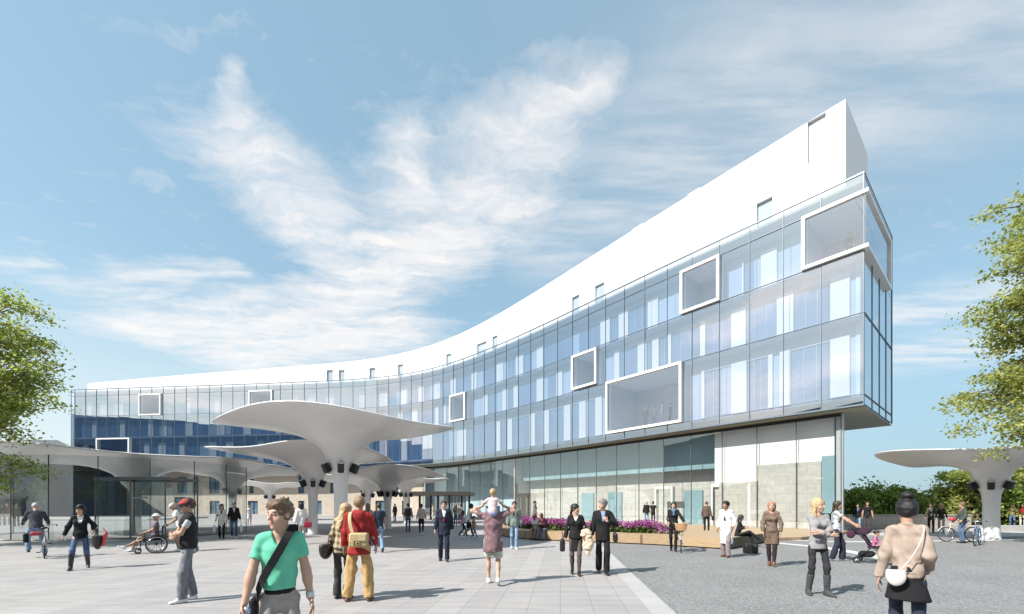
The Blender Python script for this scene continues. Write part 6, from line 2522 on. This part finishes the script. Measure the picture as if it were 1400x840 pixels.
mb = MB(); mb.rbox((.06, 0, .49), (.46, .46, .06), .02); mb.build('seat', BLK, wroot)
mb = MB(); mb.rbox((-.22, 0, .72), (.04, .46, .42), .015); mb.build('backrest', BLK, wroot)
fx, fy = math.cos(R(wd)), math.sin(R(wd))
P = person((p0[0] - .02 * fx, p0[1] - .02 * fy, 0), 1.70, wd, 'seated person with a sun hat in the wheelchair, one leg stretched forward', dict(pelvis=(0, .0, .60), feet=((-.10, .86, .16), (.10, .62, .06)), kneepole=((-.1, .3, 1), (.1, .3, 1)), hands=((-.2, .30, .72), (.2, .30, .72)), toe=((0, 1, .6), (0, 1, .1))),
           'tan', top=dict(mat=cloth((.16, .13, .17)), sleeve='short', hem=-.05, name='t_shirt'), bottom=dict(type='shorts', mat=CHAR), shoes=W_, hair=('crop', HG), hat=('sun', OFFW), lean=(0, -4), pitch=-10)
P = person((p0[0] - .72 * fx, p0[1] - .72 * fy, 0), 1.78, wd, 'man in white cap, t-shirt and shorts pushing the wheelchair', dict(STROLL, feet=((-.10, .06, 0), (.10, -.22, .02)), hands=((-.22, .34, .96), (.22, .34, .96)), drop=.02), 'tan',
           top=dict(mat=WHT, sleeve='short', hem=-.10, inf=.024, name='t_shirt'), bottom=dict(type='shorts', mat=cloth((.60, .60, .60)), inf=.02), shoes=W_, hair=('crop', HG), hat=('cap', WHT), lean=(0, 16), pitch=-16)

# ------------------------------------------------------------------ pushchair
sd_ = fc(1175) + 84
fx, fy = math.cos(R(sd_)), math.sin(R(sd_))
q = PS.world((0, .78, 0))
st = empty('pushchair', (q.x, q.y, 0), R(sd_), 'dark purple pushchair on small double wheels', 'pushchair')
pur = cloth((.035, .015, .03))
for x, y in ((-.30, -.22), (-.30, .22), (.40, -.2), (.40, .2)):
    wh = empty('wheel', (x, y, .095), 0); wh.parent = st
    mb = MB(); mb.ring((0, -.02, 0), .078, .018, (0, 1, 0), 20, 6); mb.ring((0, .03, 0), .078, .018, (0, 1, 0), 20, 6); mb.build('tyre', M_BLACK, wh)
    mb = MB(); mb.tube([(0, -.03, 0), (0, .04, 0)], .03, 10); mb.ring((0, .005, 0), .05, .01, (0, 1, 0), 16, 5); mb.build('hub', mat('pale_steel', (.4, .41, .42), .4, .3, .05), wh)
mb = MB()
for y in (-.2, .2):
    mb.tube([(.40, y, .12), (.05, y, .48), (-.26, y, .82), (-.42, y, 1.04), (-.47, y, 1.05)], .013, 6)
    mb.tube([(-.30, y, .12), (.0, y, .44), (.12, y, .56)], .012, 6)
mb.tube([(-.47, -.2, 1.05), (-.47, .2, 1.05)], .017, 8); mb.tube([(-.30, -.22, .11), (-.30, .22, .11)], .01, 6); mb.tube([(.4, -.2, .11), (.4, .2, .11)], .01, 6)
mb.build('frame', ch, st)
L = Sdf(); L.box((.10, 0, .47), (.17, .18, .035), .025); L.box((-.10, 0, .66), (.035, .18, .25), .025, .03, roty(R(-28))); net_object('seat', L, .014, [pur], st, .004, 20, 3)
L = Sdf(); L.ell((-.16, 0, .84), V(.22, .21, .17), .02); L.ell((-.08, 0, .78), V(.23, .19, .17), .01, op='s'); L.cut((0, 0, -1), -.80); net_object('canopy', L, .014, [pur], st, .005, 20, 4)
mb = MB(); mb.rbox((-.10, 0, .26), (.36, .34, .16), .05); mb.build('basket', BLK, st)
cp0 = st.location + Vector((.06 * fx, .06 * fy, 0))
person((cp0.x, cp0.y, .34), .88, sd_, 'toddler in pink sitting in the pushchair', dict(pelvis=(0, .0, .36), feet=((-.12, .52, -.02), (.12, .46, -.05)), kneepole=((-.1, .3, 1), (.1, .3, 1)), hands=((-.25, .32, .55), (.25, .32, .55)), toe=((0, 1, .3), (0, 1, .3))), 'fair',
       top=dict(mat=cloth((.45, .12, .24)), hem=-.05, name='top'), bottom=dict(mat=cloth((.55, .30, .38))), shoes=W_, hair=('short', HD), lean=(0, 8), child=True)
hb = PS.world((.20, .34, .90))
rb = empty('handbag', hb, PS.rz, 'plum coloured bag hanging from the pushchair handle', 'bag')
L = Sdf(); L.ell((0, 0, -.08), V(.05, .10, .12), .02); net_object('bag_body', L, .012, [cloth((.06, .02, .045))], rb, .008, 26, 2)
mb = MB(); mb.tube([(0, -.07, .02), (0, 0, .14), (0, .07, .02)], .01, 6); mb.build('strap', BLK, rb)

# ------------------------------------------------------------------ people sitting on the timber bench
p0 = (wx(737, 19.9), 19.9)
SIT = dict(pelvis=(0, 0, .53), kneepole=((-.1, .5, 1), (.1, .5, 1)))
person((wx(733, 20.35), 20.35, 0), 1.68, 248, 'young woman in a white top and tan shorts sitting on the bench', dict(SIT, feet=((-.09, .52, 0), (.09, .44, 0)), hands=((-.10, .38, .74), (.10, .38, .74))), 'tan', female=True,
       top=dict(mat=WHT, sleeve='short', hem=-.04, name='t_shirt'), bottom=dict(type='shorts', mat=cloth((.30, .2, .13))), shoes=B_, hair=('bob', (.12, .03, .02)), lean=(0, 26), pitch=-38)
person((wx(745, 20.05), 20.05, 0), 1.78, 240, 'young man in a maroon shirt sitting on the bench beside the woman in white', dict(SIT, feet=((-.14, .50, 0), (.14, .46, 0)), hands=((-.06, .40, .74), (.08, .40, .74))), 'tan',
       top=dict(mat=cloth((.07, .018, .035)), hem=-.06, name='shirt'), bottom=dict(mat=cloth((.17, .18, .24)), hem=.066), shoes=B_, hair=('short', (.10, .015, .012)), lean=(0, 30), pitch=-34)
p0 = (9.05, 16.75)
person((p0[0] - .05, p0[1], 0), 1.68, 330, 'woman in black sitting cross legged on the end of the timber bench', dict(SIT, feet=((-.04, .55, .02), (.04, .74, .28)), hands=((-.05, .30, .84), (.10, .26, .80)), toe=((0, 1, 0), (.1, 1, -.2)), drop=0), 'fair', female=True,
       top=dict(mat=BLK, hem=-.14, inf=.026, arm=.018, name='coat'), bottom=dict(mat=BLK, hem=.06), shoes=B_, hair=('bob', (.015, .018, .03)), lean=(0, 8), pitch=-8, yaw=8)
bq = at(1026, 757)
rb = empty('briefcase', (bq[0], bq[1], 0), R(-20), 'black briefcase standing on the ground by the seated woman', 'briefcase')
mb = MB(); mb.rbox((0, 0, .17), (.46, .12, .32), .02); mb.build('case_body', PLEATHER, rb)
mb = MB(); mb.tube(smooth3([(-.07, 0, .33), (-.06, 0, .385), (.06, 0, .385), (.07, 0, .33)], 3), .011, 6); mb.build('handle', PLEATHER, rb)
for x in (-.13, .13):
    mb = MB(); mb.rbox((x, -.063, .27), (.04, .012, .03), .003); mb.build('clasp', mat('chrome', (.6, .6, .62), .2, .9, .05), rb)


# ------------------------------------------------------------------ middle distance
def simple(px, py, H, face, label, pose, top, bottom, hair, z=0.0, skin='fair', Y=None, **kw):
    x, y = gp(px, py, z) if Y is None else (wx(px, Y), Y)
    return person((x, y, z), H, face, label, pose, skin, top=top, bottom=bottom, shoes=kw.pop('shoes', B_), hair=hair, **kw)


simple(518, 755, 1.76, fc(518) + 190, 'person in a dark blue t-shirt and light jeans walking away beside the red anorak', WALK, dict(mat=cloth((.03, .04, .065)), sleeve='short', hem=-.1, inf=.02, name='t_shirt'), dict(mat=LDENIM, hem=.066), ('short', HD), skin='mid')
simple(503, 746, 1.72, fc(503) + 180, 'brown haired woman mostly hidden behind the shoulder of the red anorak', STAND, dict(mat=cloth((.35, .27, .22)), name='jacket'), dict(mat=DENIM), ('long', HBR), female=True)
P = simple(303, 737, 1.72, fc(303), 'woman in a cream open coat and black clothes carrying a white bag', STROLL, dict(mat=OFFW, hem=-.28, flare=.02, inf=.02, neck='open', open=.2, fullopen=True, name='coat'), dict(mat=BLK, hem=.05), ('long', HD), female=True, shirt=dict(mat=BLK, hem=-.1))
bag('shopping_bag', 'white carrier bag held by the woman in the cream coat', 'bag', P, (.29, .05, .50), (.05, .15, .20), mat('white_plastic', (.62, .66, .72), .4, 0, .1, 8), [(.28, -.04, .68), (.27, .04, .80), (.28, .12, .68)], strap_r=.008)
P = simple(320, 736, 1.82, fc(320), 'man in a dark jacket over grey and jeans beside the woman in cream', STROLL, dict(mat=BLK, hem=-.1, inf=.026, arm=.02, neck='open', open=.2, fullopen=True, name='jacket'), dict(mat=DENIM, hem=.064), ('crop', HBR), shirt=dict(mat=LGREY), shoes=W_)
bag('shopping_bag', 'white paper bag held by the man in the dark jacket', 'bag', P, (-.30, .05, .48), (.05, .14, .19), WHT, [(-.29, -.04, .66), (-.27, .04, .80), (-.29, .12, .66)], strap_r=.008)
simple(341, 718, 1.72, fc(341), 'woman in a pale blue dress standing far back under the canopies', dict(STAND, hands=((-.42, .2, 1.2), (.15, .2, 1.1))), dict(mat=cloth((.55, .58, .68)), sleeve='short', hem=-.42, flare=.05, name='dress'), dict(type=None), ('short', HD), female=True)
P = simple(412, 744, 1.80, fc(412) + 178, 'woman from behind in a loose white top carrying a red bag', WALK, dict(mat=WHT, hem=-.16, inf=.04, arm=.03, flare=.02, name='tunic'), dict(mat=cloth((.5, .46, .44)), hem=.06), ('long', HB), female=True, shoes=dict(mat=mat('red_shoe', (.4, .04, .06), .5)))
bag('handbag', 'red bag carried by the woman in the white tunic', 'bag', P, (.24, -.06, .82), (.16, .07, .13), mat('red_leather', (.42, .025, .06), .5, 0, .3, 14), [(.16, -.05, .93), (.24, -.02, 1.1), (.3, -.05, .93)], strap_r=.010)
P = simple(558, 728, 1.80, fc(558) + 180, 'man with a dark backpack and jeans walking away towards the entrance porch', WALK2, dict(mat=cloth((.30, .25, .21)), hem=-.1, inf=.026, arm=.02, name='jacket'), dict(mat=DENIM, hem=.06), ('short', HD), skin='mid')
bag('backpack', 'dark backpack on the man walking towards the entrance porch', 'backpack', P, (0, -.22, 1.2), (.15, .08, .21), CHAR, [(.08, -.14, 1.38), (.09, -.02, 1.51), (.1, .11, 1.36), (.11, .02, 1.12), (.1, -.13, 1.05)], strap_r=.018)
simple(576, 732, 1.76, fc(576) + 180, 'woman from behind in a pale blouse, short black skirt and dark tights', WALK, dict(mat=cloth((.55, .43, .36)), hem=-.02, inf=.024, arm=.018, name='blouse'), dict(type='skirt', mat=BLK, len=.3, hem=.16, tights=cloth((.03, .05, .08))), ('crop', HB), female=True, shoes=W_)
simple(592, 712, 1.78, 200, 'person in a light brown jacket in front of the entrance porch', STAND, dict(mat=cloth((.36, .29, .23)), name='jacket'), dict(mat=OFFW), ('short', HBR))
simple(540, 713, 1.80, 250, 'person in a dark coat standing between two mushroom canopy stems', STAND, dict(mat=CHAR, hem=-.36, inf=.03, name='coat'), dict(mat=BLK), ('short', HD))
simple(640, 737, 1.78, 10, 'man in a white shirt and black shorts hurrying to the right with the child', WALK, dict(mat=WHT, sleeve='short', hem=-.12, inf=.03, name='shirt'), dict(type='shorts', mat=BLK), ('crop', HB), skin='dark', lean=(0, 12), shoes=W_)
simple(648, 737, 1.12, 350, 'child in an orange and blue outfit beside the man in the white shirt', WALK2, dict(mat=cloth((.45, .22, .12)), sleeve='short', name='t_shirt'), dict(mat=cloth((.10, .15, .32))), ('short', HBR), child=True, shoes=W_)
simple(633, 733, 1.35, 15, 'girl in a pink top partly hidden behind the man in the white shirt', WALK, dict(mat=cloth((.62, .36, .46)), sleeve='short', name='top'), dict(mat=NAVY), ('long', HD), child=True, female=True)
simple(623, 719, 1.74, fc(623), 'woman in a brown jacket and jeans walking far back near the glass lobby', STROLL, dict(mat=cloth((.28, .22, .17)), name='jacket'), dict(mat=DENIM, hem=.055), ('long', HBR), female=True)
simple(629, 719, 1.78, fc(629), 'man in a pale shirt walking beside the woman near the glass lobby', STROLL, dict(mat=cloth((.5, .44, .40)), name='shirt'), dict(mat=DENIM, hem=.06), ('short', HBR))
simple(703, 751, 1.80, fc(703), 'man in a grey green open jacket and faded jeans, walking forward', STROLL, dict(mat=cloth((.16, .20, .18), var=.3), hem=-.12, inf=.03, arm=.024, neck='open', open=.2, fullopen=True, name='jacket'), dict(mat=LDENIM, hem=.066), ('crop', HD), shirt=dict(mat=BLK), shoes=W_)
simple(731, 0, 1.82, fc(731) + 80, 'person in a grey jacket with a dark scarf walking behind the flower bed', WALK, dict(mat=cloth((.17, .16, .17)), hem=-.12, inf=.03, name='jacket'), dict(mat=CHAR), ('short', HB), z=.15, Y=27.5, scarf=BLK)
simple(884, 0, 1.80, fc(884) + 190, 'bald man in black with pale jeans standing by the white door frame', STAND, dict(mat=BLK, hem=-.1, inf=.024, name='jumper'), dict(mat=LDENIM), ('crop', HG), z=.15, Y=31.5)
simple(893, 0, 1.79, fc(893) + 170, 'person in a black t-shirt with neckband standing by the white door frame', dict(STAND, hands=((-.22, -.02, .95), (.28, .05, .95))), dict(mat=BLK, sleeve='short', hem=-.1, name='t_shirt'), dict(mat=cloth((.035, .035, .04))), ('short', HD), z=.15, Y=31.2, skin='mid')
P = simple(966, 0, 1.72, fc(966) + 175, 'person in a brown jacket seen from behind on the terrace left of the white coat', STAND, dict(mat=cloth((.10, .075, .06)), hem=-.1, inf=.026, arm=.018, name='jacket'), dict(mat=BLK), ('short', HBR), z=.15, Y=23.2)
bag('handbag', 'black bag on the arm of the person in brown on the terrace', 'bag', P, (.32, .0, .80), (.07, .15, .14), PLEATHER, [(.32, -.06, .92), (.3, .02, 1.06), (.32, .1, .92)], strap_r=.01)
simple(1173, 727, 1.74, fc(1173) - 10, 'woman in a blue top, dark cardigan and light jeans before the low wall', STAND, dict(mat=BLK, hem=-.1, neck='open', open=.2, fullopen=True, inf=.022, name='cardigan'), dict(mat=LDENIM, hem=.05), ('long', HB), female=True, skin='mid', shirt=dict(mat=cloth((.05, .14, .4))))
simple(1186, 728, 1.88, fc(1186), 'man in a black t-shirt and dark jeans standing beside the woman in light jeans', STAND, dict(mat=BLK, sleeve='short', hem=-.1, name='t_shirt'), dict(mat=cloth((.05, .045, .045)), hem=.07), ('short', HB), skin='mid')
simple(1273, 729, 1.78, fc(1273), 'person in a dark olive jacket and black trousers before the low wall', STROLL, dict(mat=cloth((.06, .06, .04)), hem=-.1, name='jacket', neck='open', open=.2), dict(mat=BLK, hem=.05), ('short', HD), shirt=dict(mat=OFFW))
simple(1287, 729, 1.76, fc(1287), 'fair haired woman in a dark jacket and pale trousers in front of the low wall', STROLL, dict(mat=cloth((.05, .06, .04)), hem=-.1, name='jacket'), dict(mat=cloth((.42, .38, .36)), hem=.05), ('long', HBL), female=True)
simple(1384, 722, 1.74, fc(1384), 'person in an olive jacket and jeans right of the mushroom canopy stem', STAND, dict(mat=cloth((.16, .15, .06)), name='jacket'), dict(mat=DENIM), ('short', HBR))
simple(1398, 722, 1.76, fc(1398), 'person in a red top at the right edge of the picture', STAND, dict(mat=cloth((.40, .03, .04)), name='shirt'), dict(mat=OFFW), ('short', HD))
for (px, Yd, H, lab, c, cb, hr, fem) in ((3, 34, 1.74, 'person in a dark blue coat at the left edge before the black gateway', (.04, .045, .06), (.04, .05, .07), HD, False),
                                     (10, 35, 1.76, 'person in a red brown jacket before the black gateway', (.28, .07, .05), (.25, .2, .15), HBL, True),
                                     (16, 36, 1.70, 'grey haired person in black among those at the gateway', (.03, .03, .03), (.03, .03, .035), HG, False),
                                     (23, 33, 1.74, 'person in an olive coat and black trousers, rightmost before the black gateway', (.12, .115, .06), (.02, .02, .022), HBR, False)):
    simple(px, 0, H, fc(px) + random.choice((170, 0, 200)), lab, STAND, dict(mat=cloth(c), hem=-.16, inf=.03, name='jacket'), dict(mat=cloth(cb)), ('short', hr), Y=Yd, z=.0 if Yd < 45.4 else .16, female=fem, Yd=40)

# ------------------------------------------------------------------ people in the white bay windows
_a, _b, z0, z1 = bays[3]
for i, (fr_, dd, H, lab, c, fem) in enumerate(((.42, 2.2, 1.8, 'leftmost dim figure in a dark suit in the largest white bay window', (.05, .05, .06), False), (.52, 2.6, 1.75, 'slim figure second from left in the largest white bay window', (.12, .11, .12), True),
                                            (.66, 1.9, 1.85, 'tallest figure in a grey top in the largest white bay window', (.2, .2, .22), False), (.72, 2.7, 1.8, 'rightmost dark figure in the largest white bay window', (.06, .06, .08), False))):
    s = _a + (_b - _a) * fr_
    q = OFF(s, dd * .62)
    person((q.x, q.y, z0 + .29), H * 1.22 if False else H, 250 - i * 40, lab, STAND, 'fair', top=dict(mat=cloth(c), hem=-.14, name='jacket'), bottom=dict(mat=cloth(shade(c, .7))), shoes=B_, hair=('short', HD), female=fem, Yd=30)
_a, _b, z0, z1 = bays[0]
q = OFF(_a + (_b - _a) * .68, 1.6)
person((q.x, q.y, z0 + .31), 1.8, 200, 'dim figure in the corner bay window at the top of the building', STAND, 'fair', top=dict(mat=CHAR, hem=-.1, name='jacket'), bottom=dict(mat=BLK), shoes=B_, hair=('short', HD), Yd=28)
